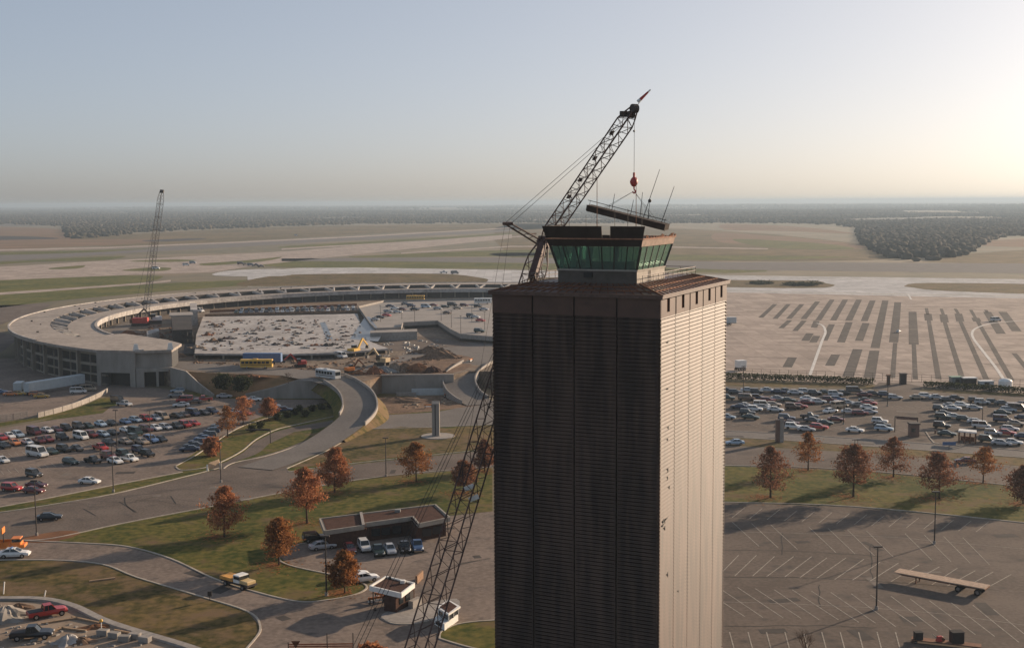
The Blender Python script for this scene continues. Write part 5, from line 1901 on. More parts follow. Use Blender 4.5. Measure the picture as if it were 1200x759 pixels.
GL = 'cars in the terminal car park'
carrow([(1.5, 513.5, 'red', 'sedan'), (11, 511.5, 'white', 'sedan'), (21, 510, 'pale blue', 'wagon'), (40, 507.5, 'maroon', 'van'), (55, 505, 'white', 'sedan'), (66, 504, 'maroon', 'sedan'), (78, 502.5, 'black', 'suv'), (92, 500.5, 'dark grey', 'suv'),
        (103, 499.5, 'dark green', 'sedan'), (118, 497.5, 'pale blue', 'sedan'), (131, 496.5, 'black', 'sedan'), (147, 494.5, 'blue', 'sedan'), (159, 492.5, 'pale blue', 'wagon'), (171, 491.5, 'red', 'suv'), (182, 490.5, 'silver', 'sedan'), (190, 489.5, 'tan', 'van'),
        (207, 488, 'black', 'sedan'), (216, 486.5, 'brown', 'sedan'), (226, 485, 'dark blue', 'van'), (239, 484, 'dark grey', 'sedan'), (249, 483, 'dark blue', 'suv')], -42, "the terminal car park's back row", GL)
carrow([(5, 523, 'black', 'sedan'), (17, 519.5, 'orange', 'sedan'), (32, 518.5, 'white', 'sedan'), (46, 519, 'maroon', 'pickup'), (56, 515.5, 'dark red', 'sedan'), (63, 517, 'dark blue', 'sedan'), (73, 513.5, 'black', 'suv'), (82, 514, 'black', 'sedan'), (95, 513, 'white', 'van'),
        (107, 510.5, 'dark red', 'suv'), (121, 509.5, 'pale blue', 'wagon'), (132, 509, 'black', 'sedan'), (141, 508, 'orange', 'wagon'), (148, 504.5, 'white', 'sedan'), (159, 506, 'dark green', 'van'), (171, 504, 'maroon', 'suv'), (182, 502, 'white', 'sedan'), (194, 501, 'silver', 'wagon'),
        (206, 500, 'dark grey', 'pickup'), (217, 499, 'red', 'suv'), (227, 496.5, 'red', 'sedan')], -42, "the terminal car park's second row", GL)
carrow([(3, 540, 'white', 'sedan'), (13, 541, 'dark red', 'sedan'), (60, 530, 'dark green', 'sedan'), (75, 527.5, 'black', 'suv'), (90, 526, 'dark grey', 'sedan'), (118, 525.5, 'red', 'pickup'), (128, 519, 'black', 'sedan'), (147, 518, 'tan', 'sedan'), (157, 514.5, 'dark green', 'suv'), (165, 518, 'tan', 'sedan'), (177, 516.5, 'blue', 'suv'), (189, 515.5, 'black', 'sedan')],
       -42, "the terminal car park's third row", GL)
carrow([(109, 540.5, 'black', 'pickup'), (119, 541.5, 'white', 'suv'), (127, 536, 'dark red', 'suv'), (135, 541, 'white', 'sedan'), (145, 534, 'dark green', 'suv'), (152, 537, 'white', 'pickup'), (163, 529, 'dark blue', 'suv'), (171, 531, 'black', 'suv')],
       -40, "the terminal car park's front cluster", GL, end='left')
carrow([(222, 527, 'dark blue', 'sedan'), (226.5, 522.8, 'dark grey', 'sedan'), (232, 518.6, 'dark blue', 'wagon'), (238, 514.4, 'blue', 'sedan'), (243, 510.4, 'dark grey', 'wagon'), (248, 506.8, 'dark blue', 'suv'), (252, 503.2, 'black', 'sedan'), (256, 499.8, 'dark grey', 'suv')],
       185, 'the slanting row along the grass island', GL, wob=3, end='front')
carrow([(138, 470, 'black', 'van', -35), (146, 474, 'silver', 'pickup', -35), (208, 458, 'pale blue', 'wagon', 190), (206, 464, 'grey', 'suv', 190), (216, 469.5, 'red', 'van', 195), (212, 475, 'white', 'sedan', 195), (228, 471, 'brown', 'sedan', 190), (238, 470, 'red', 'pickup', 190), (263, 464.5, 'silver', 'sedan', 0),
        (277, 483, 'white', 'sedan', -20), (286, 483.5, 'red', 'sedan', -20), (298, 468, 'white', 'sedan', 0), (334, 480.5, 'dark blue', 'sedan', 0), (320, 476, 'white', 'wagon', 0)], 0, 'the yard below the terminal end', 'cars in the yard below the terminal end')
for k_, c_, x, y, h_, lab in (('sedan', 'white', 105, 565, -12, 'white sedan driving alone in the open front lane of the terminal car park'), ('suv', 'dark grey', 40, 557, -35, 'dark grey off-roader standing alone in the open lane, above the dark red sedans'),
                              ('wagon', 'dark green', 83, 542, -35, 'dark green hatchback with a pale nose, alone between the rows'), ('sedan', 'maroon', 43, 569.5, -15, 'maroon sedan behind two red cars at the front kerb'),
                              ('suv', 'red', 14, 573.5, -15, 'long red off-roader at the front kerb of the terminal car park'), ('sedan', 'dark red', 40, 576, -15, 'dark red sedan beside the lamp post at the front kerb'), ('van', 'white', 44, 533.5, -35, 'big white high roofed van towering over its row')):
    p = P(x, y + 1.5)
    car(k_, c_, p + Vector((0, 0, .03)), h_, lab, GL, 3, 1.25 if k_ == 'van' else 1.0)
    placed.append((p, h_))

GR = 'cars in the apron side car park'
dk_ = ['black', 'dark grey', 'dark blue', 'dark green', 'dark grey', 'silver', 'maroon', 'dark grey', 'black', 'grey']
pick = random.Random(5)
row = [(x, y, c, pick.choice(['sedan', 'sedan', 'wagon', 'suv'])) for x, y, c in
       ((852, 457.5, 'black'), (862, 458, 'dark grey'), (877, 457.5, 'silver'), (887, 458, 'dark grey'), (900, 457.5, 'silver'), (910, 458.5, 'dark blue'), (921, 458, 'dark grey'), (932, 458.8, 'silver'), (944, 459, 'silver'), (955, 459.6, 'dark grey'), (967, 460, 'dark green'),
        (979, 460.8, 'silver'), (988, 460.8, 'black'), (1001, 460.5, 'dark grey'), (1013, 463, 'dark red'), (1023, 461.5, 'dark grey'), (1038, 463.5, 'dark blue'), (1049, 464.5, 'silver'))]
row[13] = (1001, 460.5, 'dark grey', 'van')
carrow(row, -14, 'the back row beside the hedge', GR, end='tower')
row = [(x, y, c, pick.choice(['sedan', 'wagon', 'suv'])) for x, y, c in
       ((1075, 466, 'tan'), (1086, 466, 'white'), (1098, 466, 'silver'), (1110, 467, 'dark grey'), (1120, 468.5, 'black'), (1143, 470, 'brown'), (1151, 470.5, 'silver'), (1161, 471, 'black'), (1175, 473, 'dark grey'), (1188, 474, 'silver'), (1199, 475.5, 'maroon'))]
carrow(row, -14, 'the back row past the hedge gap', GR, end='hedge gap')
carrow([(853, 467, 'dark green', 'suv'), (875, 467.5, 'brown', 'van'), (888, 466.5, 'dark blue', 'suv'), (900, 467.5, 'dark red', 'wagon'), (912, 467, 'silver', 'sedan'), (924, 467.5, 'dark green', 'sedan'), (947, 467.5, 'white', 'sedan'), (945, 472, 'dark red', 'sedan'), (959, 471, 'white', 'sedan'), (972, 469, 'maroon', 'suv'),
        (984, 468.5, 'blue', 'wagon'), (982, 473, 'silver', 'sedan'), (995, 472.5, 'silver', 'sedan'), (1007, 473, 'grey', 'sedan'), (1015, 469.5, 'dark green', 'sedan'), (1018, 474.5, 'red', 'sedan')], -16, 'the second row beside the tower', GR, end='tower')
carrow([(866, 477, 'dark blue', 'sedan', 150), (871, 475, 'white', 'sedan', 150), (885, 480, 'white', 'suv'), (893, 475.5, 'white', 'van'), (895, 479.5, 'silver', 'sedan'), (909, 480.5, 'white', 'sedan'), (907, 474.5, 'tan', 'wagon'), (929, 477.5, 'brown', 'suv'), (940, 477, 'red', 'wagon'), (973, 482, 'white', 'sedan', 30), (984, 476.5, 'tan', 'van', 30),
        (995, 482.5, 'white', 'sedan'), (1008, 483, 'dark red', 'wagon'), (1019, 484.5, 'silver', 'sedan'), (1018, 478, 'white', 'sedan')], -16, 'the third row beside the tower', GR, end='tower')
carrow([(853, 489, 'pale blue', 'wagon'), (880, 489.5, 'dark green', 'sedan'), (876, 484.5, 'black', 'suv'), (922, 491, 'dark blue', 'suv'), (927, 496, 'maroon', 'sedan'), (949, 488.5, 'dark grey', 'pickup'), (953, 493, 'dark grey', 'sedan'), (967, 496, 'dark green', 'sedan'), (980, 492, 'dark red', 'sedan'), (930, 501, 'white', 'suv'), (945, 502, 'silver', 'sedan'), (960, 501, 'red', 'wagon'), (1002, 504.5, 'white', 'sedan'),
        (1031, 494.5, 'white', 'suv'), (1034, 498.5, 'black', 'sedan'), (1036, 503, 'pale blue', 'wagon')], -24, 'the front row by the entrance road', GR, end='tower')
carrow([(1102, 479.5, 'dark grey', 'suv'), (1114, 475.5, 'silver', 'sedan'), (1117, 480, 'white', 'sedan'), (1128, 476.5, 'white', 'wagon'), (1142, 478, 'silver', 'sedan'), (1106, 484.5, 'dark grey', 'sedan'), (1105, 489.5, 'dark green', 'suv'), (1119, 490, 'white', 'sedan'), (1131, 491.5, 'dark green', 'wagon'), (1144, 493, 'silver', 'sedan'), (1104, 500, 'black', 'suv'), (1110, 509, 'dark green', 'sedan'),
        (1150, 500, 'white', 'van'), (1175, 484, 'dark green', 'sedan'), (1182, 480.5, 'silver', 'wagon'), (1194, 480, 'brown', 'van'), (1175, 493, 'dark blue', 'van'), (1191, 497, 'tan', 'sedan'), (1199, 490, 'dark blue', 'sedan'), (1164, 508.5, 'silver', 'suv'), (1158, 516.5, 'dark green', 'suv'), (1174, 518.5, 'silver', 'sedan'), (1188, 519.5, 'white', 'sedan'), (1179, 509.5, 'red', 'sedan'), (1184, 503, 'white', 'wagon'), (1200, 512, 'dark blue', 'sedan')],
       -28, 'the crowded bays behind the shelter', GR, end='kiosk')
car('sedan', 'pale blue', P(861, 521) + Vector((0, 0, .05)), 180, 'pale blue sedan on the loop road just beside the tower', 'cars on the roads', 3)
car('sedan', 'dark red', P(1131, 542.5) + Vector((0, 0, .05)), 172, 'dark red sedan on the loop road, half hidden by the trees', 'cars on the roads', 3)
car('sedan', 'black', P(58, 609) + Vector((0, 0, .05)), 12, 'black sedan driving on the loop road past the orange truck', 'cars on the roads', 3)
GO = 'cars parked at the office'
for k_, c_, x, y, h_, lab in (('sedan', 'silver', 378, 643, 25, 'pale silver sedan at the corner of the brown office'), ('sedan', 'maroon', 410, 646, -72, 'maroon sedan in front of the office, next to the white one'), ('suv', 'white', 427, 644.5, -72, 'white off-roader in front of the office'), ('pickup', 'dark green', 443, 649, -75, 'dark green pickup truck in front of the office, nosed out furthest'),
                              ('sedan', 'silver', 457, 647, -75, 'silver sedan between the dark pickup trucks at the office'), ('pickup', 'black', 474, 645, -78, 'black pickup truck in front of the office, beside the blue one'), ('pickup', 'blue', 489, 643.5, -80, 'blue pickup truck at the end of the office row'), ('suv', 'black', 369, 634, 20, 'black off-roader in the shade behind the office corner'),
                              ('sedan', 'white', 416, 677, 25, 'white car with dark windows on the lot side, behind its twin'), ('sedan', 'white', 427, 681, 25, 'white car with dark windows, front one of the two near the gate canopy')):
    car(k_, c_, P(x, y) + Vector((0, 0, .045)), h_, lab, GO, 3)

# rows on the decks inside the ring
dc = random.Random(9)
cols = ['black', 'dark grey', 'dark blue', 'white', 'dark red', 'dark green', 'silver', 'dark blue', 'black', 'grey', 'pale blue']


def deckrow(x0, y0, x1, y1, n_, where, head, group, end):
    its = [(x0 + (x1 - x0) * i / (n_ - 1) + dc.uniform(-.4, .4), y0 + (y1 - y0) * i / (n_ - 1) - 1, dc.choice(cols), dc.choice(['sedan', 'sedan', 'wagon', 'suv'])) for i in range(n_)]
    carrow(its, head, where, group, DZ, 2, 6, .02, end)


deckrow(277, 366.6, 414, 363.6, 24, 'the front row of the long deck', -80, 'cars on the long row deck', 'stair tower')
deckrow(284, 363.7, 414, 360.6, 17, 'the rear row of the long deck', -80, 'cars on the long row deck', 'stair tower')
its = [(457, 358, 'dark blue', 'sedan'), (463, 361, 'white', 'sedan'), (466, 365, 'white', 'sedan'), (453, 369, 'red', 'sedan'), (455, 364.5, 'silver', 'wagon'), (482, 358, 'dark blue', 'suv'), (486, 362, 'black', 'sedan'), (499, 359, 'pale blue', 'van'), (508, 357, 'dark red', 'sedan'), (522, 359, 'dark green', 'wagon'),
       (536, 360.5, 'tan', 'sedan'), (524, 366, 'brown', 'sedan'), (557, 371, 'white', 'sedan'), (563, 375, 'red', 'sedan'), (552, 370, 'dark grey', 'suv'), (475, 355.5, 'grey', 'sedan'), (560, 358.5, 'black', 'suv'), (567, 362, 'silver', 'sedan'), (544, 357, 'maroon', 'wagon'), (562, 388, 'dark green', 'suv'), (445, 371.5, 'black', 'sedan'), (440, 374, 'silver', 'sedan'),
       (530, 357, 'black', 'van'), (470, 361.5, 'maroon', 'sedan'), (513, 361, 'silver', 'sedan')]
carrow(its, -20, 'the open deck by the tower', 'cars on the open deck', DZ, 2, 15, .02, 'pale deck')


# ---- buses, trailers, trucks
def wheelset(parent, xs, hw, r_):
    for x in xs:
        for s in (-1, 1):
            w = MB().tube((x, s * hw - .14, r_), (x, s * hw + .14, r_), r_, n=12).build('wheel', rubber, parent)
            MB().tube((x, s * (hw + .15) - .02, r_), (x, s * (hw + .15) + .02, r_), r_ * .55, n=8).build('rim', chrome, w)


def bus(label, loc, head, L_, body, stripe, name='bus', h=3.0):
    t = thing(name, label, 'bus', loc, R(head))
    b = MB()
    b.loft([[(x, -w, .45), (x, w, .45), (x, w, h * .9), (x, w * .85, h), (x, -w * .85, h), (x, -w, h * .9)] for x, w in ((-L_ / 2, 1.15), (-L_ / 2 + .15, 1.25), (L_ / 2 - .4, 1.25), (L_ / 2, 1.1))])
    b.build('body', body, t)
    for s in (-1, 1):
        for k in range(int(L_ / 1.4)):
            x = -L_ / 2 + .9 + k * 1.35
            MB().box((x, s * 1.252, 2.05), (1.1, .03, .85)).build('window', glass_dark, t)
    MB().box((L_ / 2 - .03, 0, 2.0), (.12, 2.0, 1.1)).build('windscreen', glass_dark, t)
    MB().box((0, 0, 1.2), (L_ - .8, 2.53, .22)).build('stripe', stripe, t)
    MB().box((-.5, 0, h + .1), (1.6, 1.2, .2)).build('roof_hatch', body, t)
    for s in (-1, 1):
        MB().box((L_ / 2 - .02, s * .85, .85), (.1, .28, .2)).build('headlight', MATS['lamp_glass'], t)
    wheelset(t, (-L_ / 2 + 2.2, L_ / 2 - 2.2), 1.1, .48)
    return t


p = P(384.5, 444, 5.3)
bus('white and grey bus coming down onto the curved ramp', p + Vector((0, 0, .1)), -42, 9.5, mat('bus_white', (.55, .55, .53), .4, .1), steel_dark)
bus('yellow bus on the upper road in front of the blue trailer', P(301, 431.5, PZ) + Vector((0, 0, .06)), 0, 10.5, yellow_paint, rust)
bus('small yellow bus parked in front of the far terminal wall', P(487, 352.5, PZ) + Vector((0, 0, .06)), -3, 10, yellow_paint, rust)
bus('white shuttle bus far off at the right end of the open deck', P(566, 356, DZ) + Vector((0, 0, .03)), 0, 9, white_paint, steel_dark)


def trailer(label, loc, head, L_, h, body, tractor=None, name='semi_trailer'):
    t = thing(name, label, 'trailer', loc, R(head))
    MB().box((0, 0, 1.1 + (h - 1.1) / 2), (L_, 2.5, h - 1.1)).build('box_body', body, t, bevel=.05)
    MB().box((0, 0, 1.0), (L_ - .4, 1.4, .19)).build('chassis', steel_dark, t)
    rbm = MB()
    for k in range(int(L_ / 1.5)):
        for s in (-1, 1):
            rbm.box((-L_ / 2 + .7 + k * 1.5, s * 1.265, 1.1 + (h - 1.1) / 2), (.08, .025, h - 1.3))
    rbm.build('side_ribs', body, t)
    wheelset(t, (-L_ / 2 + 1.5, -L_ / 2 + 2.7, L_ / 2 - 3), 1.1, .5)
    return t


a, b = P(31, 463.5), P(97, 452.5)
trailer('long white box trailer parked beside the terminal facade', (a + b) / 2 + Vector((0, 0, .03)), math.degrees(math.atan2((b - a).y, (b - a).x)), (b - a).length, 4.1, paleblue)
tk = trailer('short pale blue truck body beside the end of the long white trailer', P(22.5, 460.5) + Vector((0, 0, .03)), 100, 5, 3.6, paleblue, name='box_truck')
trailer('long dark blue container trailer behind the yellow bus', P(308, 427.5, PZ) + Vector((0, 0, .06)), -3, 13, 4.0, blue_paint)
trailer('small white box trailer on the apron close to the sunlit tower face', P(868, 434) + Vector((0, 0, .1)), 20, 3.4, 3.6, white_paint)
trailer('grey white equipment trailer on the apron touching the tower outline', P(854, 381) + Vector((0, 0, .1)), 8, 7, 3.8, paleblue)
for k_, c_, x, y, h_, lab in (('sedan', 'orange', 13, 463.5, 5, 'orange taxi parked apart by the long white trailer'), ('sedan', 'yellow', 36, 460.5, 5, 'yellow taxi at the rear of the taxi cluster'), ('wagon', 'orange', 43, 463.5, 5, 'orange taxi in the middle of the taxi cluster'), ('sedan', 'yellow', 49, 466, 5, 'yellow taxi at the front of the taxi cluster'), ('sedan', 'yellow', 23, 463, 5, 'yellow taxi nose to tail with the orange one'), ('sedan', 'blue', 1, 461, 5, 'blue car cut off beside the pale blue truck'),
                              ('van', 'white', 92, 461, 5, 'white van in front of the terminal end wall, nearer the trailer'), ('van', 'tan', 104, 458, 5, 'tan van in front of the terminal end wall, nearer the opening')):
    car(k_, c_, P(x, y) + Vector((0, 0, .04)), h_, lab, 'taxis and vans in the service yard', 3)

# flatbed trailer in the empty car park
a, b = P(1051, 668, 1.35), P(1157, 687.5, 1.35)
fbt = thing('flatbed_trailer', 'long empty flatbed trailer with a pale deck standing in the empty car park', 'trailer', lift((a + b) / 2, .03), math.atan2((b - a).y, (b - a).x))
L_ = (b - a).length
MB().box((0, 0, 1.3), (L_, 2.5, .16)).build('deck', mat('deck_wood', (.42, .31, .23), .85, .25, 2), fbt)
rbm = MB()
for s in (-.45, .45):
    rbm.box((0, s, 1.02), (L_ - 1.5, .16, .38))
for k in range(18):
    rbm.box((-L_ / 2 + .8 + k * L_ / 18, 0, 1.16), (.1, 2.44, .1))
rbm.build('chassis', rust, fbt)
for s in (-1, 1):
    MB().box((-L_ / 2 + 3.4, s * .8, .5), (.16, .16, .95)).build('landing_leg', rust, fbt)
wheelset(fbt, (L_ / 2 - 1.1, L_ / 2 - 4.0), 1.05, .52)

# trucks by the lower left road
t = thing('arrow_board_truck', 'orange road crew truck with a raised arrow board mast', 'truck', P(9, 645), R(8))
MB().box((0, 0, .95), (6.2, 2.2, .5)).build('bed', orange_paint, t, bevel=.05)
MB().box((1.6, 0, 1.7), (1.7, 2.1, 1.3)).build('cab', orange_paint, t, bevel=.12)
MB().box((1.75, 0, 1.98), (1.5, 2.14, .5)).build('windows', glass_dark, t)
for s in (-1, 1):
    MB().box((-1.2, s * 1.05, 1.5), (3.6, .08, .6)).build('bed_side', orange_paint, t)
MB().tube((-.6, 0, 1.2), (-.6, 0, 3.9), .08).build('mast', steel_dark, t)
MB().box((-.6, 0, 3.7), (.15, 1.9, 1.0)).build('arrow_board', orange_paint, t)
wheelset(t, (-1.9, 1.9), 1.0, .45)
pc_ = car('sedan', 'white', P(17, 652.5) + Vector((0, 0, .045)), 6, 'white patrol sedan with a roof light bar beside the orange truck', None, 3, 1.1, 'patrol_car')
MB().box((-.4, 0, 1.48), (.28, 1.1, .12)).build('light_bar', blue_paint, pc_)
t = thing('flatbed_truck', 'white cabbed flatbed truck with an orange load on the access road', 'truck', P(280, 687), R(-38))
MB().box((0, 0, .8), (6.4, 2.0, .3)).build('chassis', steel_dark, t)
MB().box((.5, 0, 1.5), (1.5, 2.0, 1.3)).build('cab', white_paint, t, bevel=.1)
MB().box((.65, 0, 1.75), (1.35, 2.04, .5)).build('windows', glass_dark, t)
MB().box((2.1, 0, 1.15), (1.9, 1.8, .6)).build('bonnet', mat('cream_paint', (.58, .42, .2), .5, .15), t, bevel=.1)
MB().box((-1.8, 0, 1.25), (3.0, 2.2, .5)).build('load', mat('orange_load', (.6, .29, .06), .7, .25), t)
wheelset(t, (-2.0, 2.1), .95, .45)

# ------------------------------------------------------------------ construction machines in the court
def excavator(label, loc, head, colour, armcol=None, s=1.0):
    t = thing('excavator', label, 'excavator', loc, R(head))
    t.scale = (s,) * 3
    for sy in (-1, 1):
        MB().box((0, sy * 1.1, .45), (3.6, .6, .9)).build('crawler_track', steel_dark, t)
    MB().box((-.5, 0, 1.6), (3.0, 2.4, 1.2)).build('body', colour, t, bevel=.08)
    MB().box((.6, .7, 2.2), (1.3, 1.0, 1.5)).build('cab', glass_dark, t)
    am = MB()
    am.beam((.9, -.3, 1.9), (3.2, -.3, 4.6), .4, .5)
    am.beam((3.1, -.3, 4.6), (5.3, -.3, 2.6), .32, .4)
    am.build('boom_arm', armcol or colour, t)
    MB().box((5.4, -.3, 2.1), (.8, 1.1, .8), 0, .7).build('bucket', steel_dark, t)
    return t


excavator('yellow excavator with its arm raised at the front edge of the pale deck', P(416, 417, PZ), 60, yellow_paint, None, 1.3)
excavator('tan excavator on the dirt below the open deck ramp', P(448, 428, PZ), 150, mat('tan_paint', (.45, .33, .18), .6, .2), None, 1.2)
excavator('white bodied excavator beside the red crane in the court', P(182, 379, PZ), 200, white_paint, steel_dark, 1.5)
excavator('red excavator parked at the roadside, past the yellow bus', P(352, 430, PZ), 200, red_paint, red_paint, 1.0)
excavator('small orange excavator at the foot of the brown mound near the bus', P(411, 437, PZ), 40, orange_paint, rust, .9)
car('van', 'white', P(400, 419.5, PZ) + Vector((0, 0, .02)), -48, 'white van glinting in the sun in front of the pale deck', None, 3, 1.1)
car('van', 'white', P(233, 366, PZ) + Vector((0, 0, .02)), -30, 'white van in the court behind the stair tower', None, 3, 1.2)
mounds = [(515, 419, 9, 5, 3.2, earth, 'big brown earth mound beside the small ramp'), (505, 413, 8, 4, 2.2, earth, 'flat brown earth mound just behind the big one'), (438, 437.5, 4, 2.5, 2.2, rust, 'rusty scrap heap above the retaining wall'), (451, 436, 4.5, 2.5, 2.0, grey_paint, 'grey rubble heap above the retaining wall'),
          (462, 434.5, 4, 2.6, 2.4, earth_pale, 'pale rubble heap above the retaining wall'), (474, 434.5, 4.5, 2.6, 2.6, earth, 'dark soil heap above the retaining wall'), (489, 435.5, 5.5, 3, 2.6, earth_red, 'reddish soil heap above the retaining wall'), (507, 436, 4, 2.6, 2.0, brick, 'brick rubble heap at the end of the retaining wall'),
          (420, 438, 3, 2, 1.3, earth_red, 'low reddish heap beside the curved ramp'), (150, 392, 5, 3, 1.8, rust, 'rusty scrap heap on the court road'), (140, 397, 5, 3, 1.6, asphalt_dark, 'black debris heap on the court road'), (205, 418, 5, 2.5, 1.8, earth, 'brown heap at the foot of the stair tower'), (176, 407, 4, 2.5, 1.4, earth_pale, 'pale heap by the court road bend'), (290, 441, 6, 2.5, .8, earth_red, 'low orange brown heap on the bank edge')]
for i, (x, y, rx, ry, h_, ma, lab) in enumerate(mounds):
    mb = MB()
    p = P(x, y, PZ)
    mb.mound((p.x, p.y, PZ - .03), rx, ry, h_, 0, 40 + i, 20, 7, .5)
    rr = random.Random(i)
    for k in range(12):
        mb.box((p.x + rr.uniform(-rx, rx), p.y - ry * rr.uniform(.2, 1), PZ + .25), (rr.uniform(.3, 1.2), rr.uniform(.3, .8), .5), rr.uniform(0, 3))
    tag(mb.build('earth_mound', ma, smooth=False), lab, 'mound')
mb = MB()
p = P(466, 470)
mb.mound((p.x, p.y, 0), 16, 5, 1.2, 0, 77, 22, 6, .5)
tag(mb.build('earth_mound', earth, smooth=True), 'low brown soil bank below the long retaining wall', 'mound')


def barricade(label, x, y, L_, head, z=0.0, material=None):
    t = thing('road_barricade', label, 'barricade', P(x, y, z), R(head))
    MB().box((0, 0, .95), (L_, .12, .32)).build('upper_board', material or orange_paint, t)
    MB().box((0, 0, .5), (L_, .12, .28)).build('lower_board', white_paint, t)
    for s in (-1, 1):
        MB().box((s * L_ * .4, 0, .55), (.12, .5, 1.1)).build('leg', steel_dark, t)
    return t


barricade('orange barricade at the foot of the small ramp', 524, 465, 3.2, 60)
barricade('orange barricade at the top of the small ramp', 552, 424, 3.6, 70, PZ)
barricade('orange barricade leaning near the ramp parapet, beside the pale block', 502, 478, 2.4, 10)
barricade('orange barricade in front of the gate canopy post', 441, 707, 2.6, 25)
barricade('second orange barricade under the gate canopy roof', 448, 703, 2.6, -20)
blk = MB().box(P(476, 463.5) + Vector((0, 0, .5)), (6, 1.2, 1.0), .03).build('concrete_block', concrete)
tag(blk, 'pale concrete block lying at the foot of the long retaining wall', 'block')
blk = MB().box(P(505, 462.5) + Vector((0, 0, 1.0)), (12, 1.0, 2.0), .03).build('concrete_block', paleblue)
tag(blk, 'long pale bluish block wall at the end of the retaining wall', 'block')

# ------------------------------------------------------------------ lower left construction site
car('pickup', 'red', P(56, 722) + Vector((0, 0, .05)), 33, 'bright red pickup truck inside the construction site', None, 3, 1.08)
car('pickup', 'black', P(38, 748) + Vector((0, 0, .05)), 10, 'black work truck below the red pickup in the construction site', None, 3, 1.1)
for x, y, rx, ry, h_, ma, lab in ((8, 724, 3.6, 3.2, 1.8, conc_wall, 'grey gravel heap at the corner of the construction site'), (80, 753, 2.2, 1.6, 1.2, conc_white, 'white rubble heap below the black work truck'), (22, 713, 2.6, 1.6, .8, earth, 'low brown soil heap behind the gravel heap'), (110, 735, 3.4, 1.6, .4, earth_red, 'flat orange soil patch heaped beside the marker post'),
                                  (95, 752, 2.5, 1.5, .6, earth, 'low brown soil heap between the white rubble and the blocks')):
    mb = MB()
    p = P(x, y)
    mb.mound((p.x, p.y, 0.04), rx, ry, h_, .3, x, 22, 8, .5)
    tag(mb.build('rubble_mound', ma), lab, 'mound')
rr = random.Random(4)
bl_lab = ['grey block nearest the marker post', 'second grey block from the marker post', 'third grey block from the marker post', 'pale block fourth from the marker post', 'pale block at the far end of the block line']
for i, (x, y) in enumerate(((121, 744), (134, 747), (146, 751), (158, 748), (170, 752))):
    o = MB().box(P(x, y) + Vector((0, 0, .45)), (1.6, 1.0, .8), rr.uniform(-.4, .4)).build('concrete_block', conc_wall if i < 3 else concrete, bevel=.05)
    tag(o, bl_lab[i] + ' on the construction site', 'block', 'loose blocks on the construction site')
for i, (x, y, l_, h_, lab) in enumerate(((70, 728, 5, .5, 'plank beside the red pickup'), (85, 738, 4.5, -.3, 'plank in the middle of the site'), (100, 727, 5.5, -.5, 'plank along the site edge'), (62, 740, 3.5, .9, 'plank by the black work truck'), (150, 742, 5, -.45, 'plank behind the block line'), (120, 680, 4.0, .45, 'plank lying alone on the grass slope'))):
    o = MB().box(P(x, y) + Vector((0, 0, .18)), (l_, .3, .22), h_).build('timber_plank', mat('timber', (.36, .25, .16), .9, .25, 2))
    tag(o, 'weathered timber ' + lab, 'plank')
mp_ = thing('marker_post', 'pale marker post with a round yellow head in the orange soil', 'post', P(119, 740))
q = Vector(mp_.location)
MB().tube(q, q + Vector((0, 0, 1.5)), .07).build('post', white_paint, mp_)
MB().blob(q + Vector((0, 0, 1.65)), .26, 1, 2, .02).build('head', yellow_paint, mp_)
for x, y, h_, lab in ((4, 696, 2.0, 'leaning white stake on the grass above the construction kerb'), (52, 699, 1.0, 'short pale stake on the grass above the construction kerb')):
    p = P(x, y)
    o = MB().beam(p, p + Vector((.25, 0, h_)), .14).build('white_stake', white_paint)
    tag(o, lab, 'stake')
sg = thing('small_sign', 'small dark sign on a short post at the grass edge of the access road', 'sign', P(246, 704))
q = Vector(sg.location)
MB().tube(q, q + Vector((0, 0, .9)), .06).build('post', steel_dark, sg)
MB().box(q + Vector((0, 0, 1.15)), (.65, .1, .75)).build('sign_board', steel_dark, sg)
ys = thing('yield_sign', 'back of a red triangular road sign at the bottom edge', 'road sign', P(347, 771))
q = Vector(ys.location)
MB().tube(q, q + Vector((0, 0, 2.2)), .05).build('post', steel_dark, ys)
MB().prism([(-.6, 0), (.6, 0), (0, -1.0)], -.03, .03).build('sign_plate', rust, ys).matrix_local = Matrix.Translation(q + Vector((0, -.05, 2.4))) @ Matrix.Rotation(R(90), 4, 'X')
fo = thing('mesh_barrier', 'low reddish mesh barrier strung between posts at the bottom edge', 'barrier')
a, b = P(338, 764), P(414, 763)
for t_ in (0, .6, 1):
    p = a.lerp(b, t_)
    MB().tube(p, lift(p, 2.6 if t_ else 1.4), .07).build('post', steel_dark, fo)
mb = MB()
for h_ in (.2, .5, .8, 1.1):
    mb.beam(lift(a, h_), lift(b, h_), .05, .16)
mb.build('rails', mat('barrier_red', (.30, .10, .05), .8, .3), fo)

# lower right: dolly with crates
a, b = P(1068, 751), P(1150, 760)
dl = thing('low_dolly', 'low brown flat dolly at the bottom edge of the empty car park', 'dolly', (a + b) / 2, math.atan2((b - a).y, (b - a).x))
MB().box((0, 0, .42), ((b - a).length, 1.4, .14)).build('deck', mat('dolly_deck', (.22, .12, .08), .8, .3), dl)
wheelset(dl, (-(b - a).length / 2 + .6, (b - a).length / 2 - .6), .6, .2)
for x, y, s, lab in ((1076, 748.5, 1.0, 'small black crate at the near end of the low dolly'), (1121, 752, 1.5, 'large black crate at the far end of the low dolly')):
    p = P(x, y, .5)
    c_ = thing('black_crate', lab, 'crate', lift(p, .495), .1)
    MB().box((0, 0, s * .5), (s * 1.1, s * .8, s)).build('crate_body', steel_dark, c_, bevel=.04)
    MB().box((0, 0, s + .03), (s * 1.15, s * .85, .06)).build('lid', asphalt_dark, c_)
p = P(1101, 751, .5)
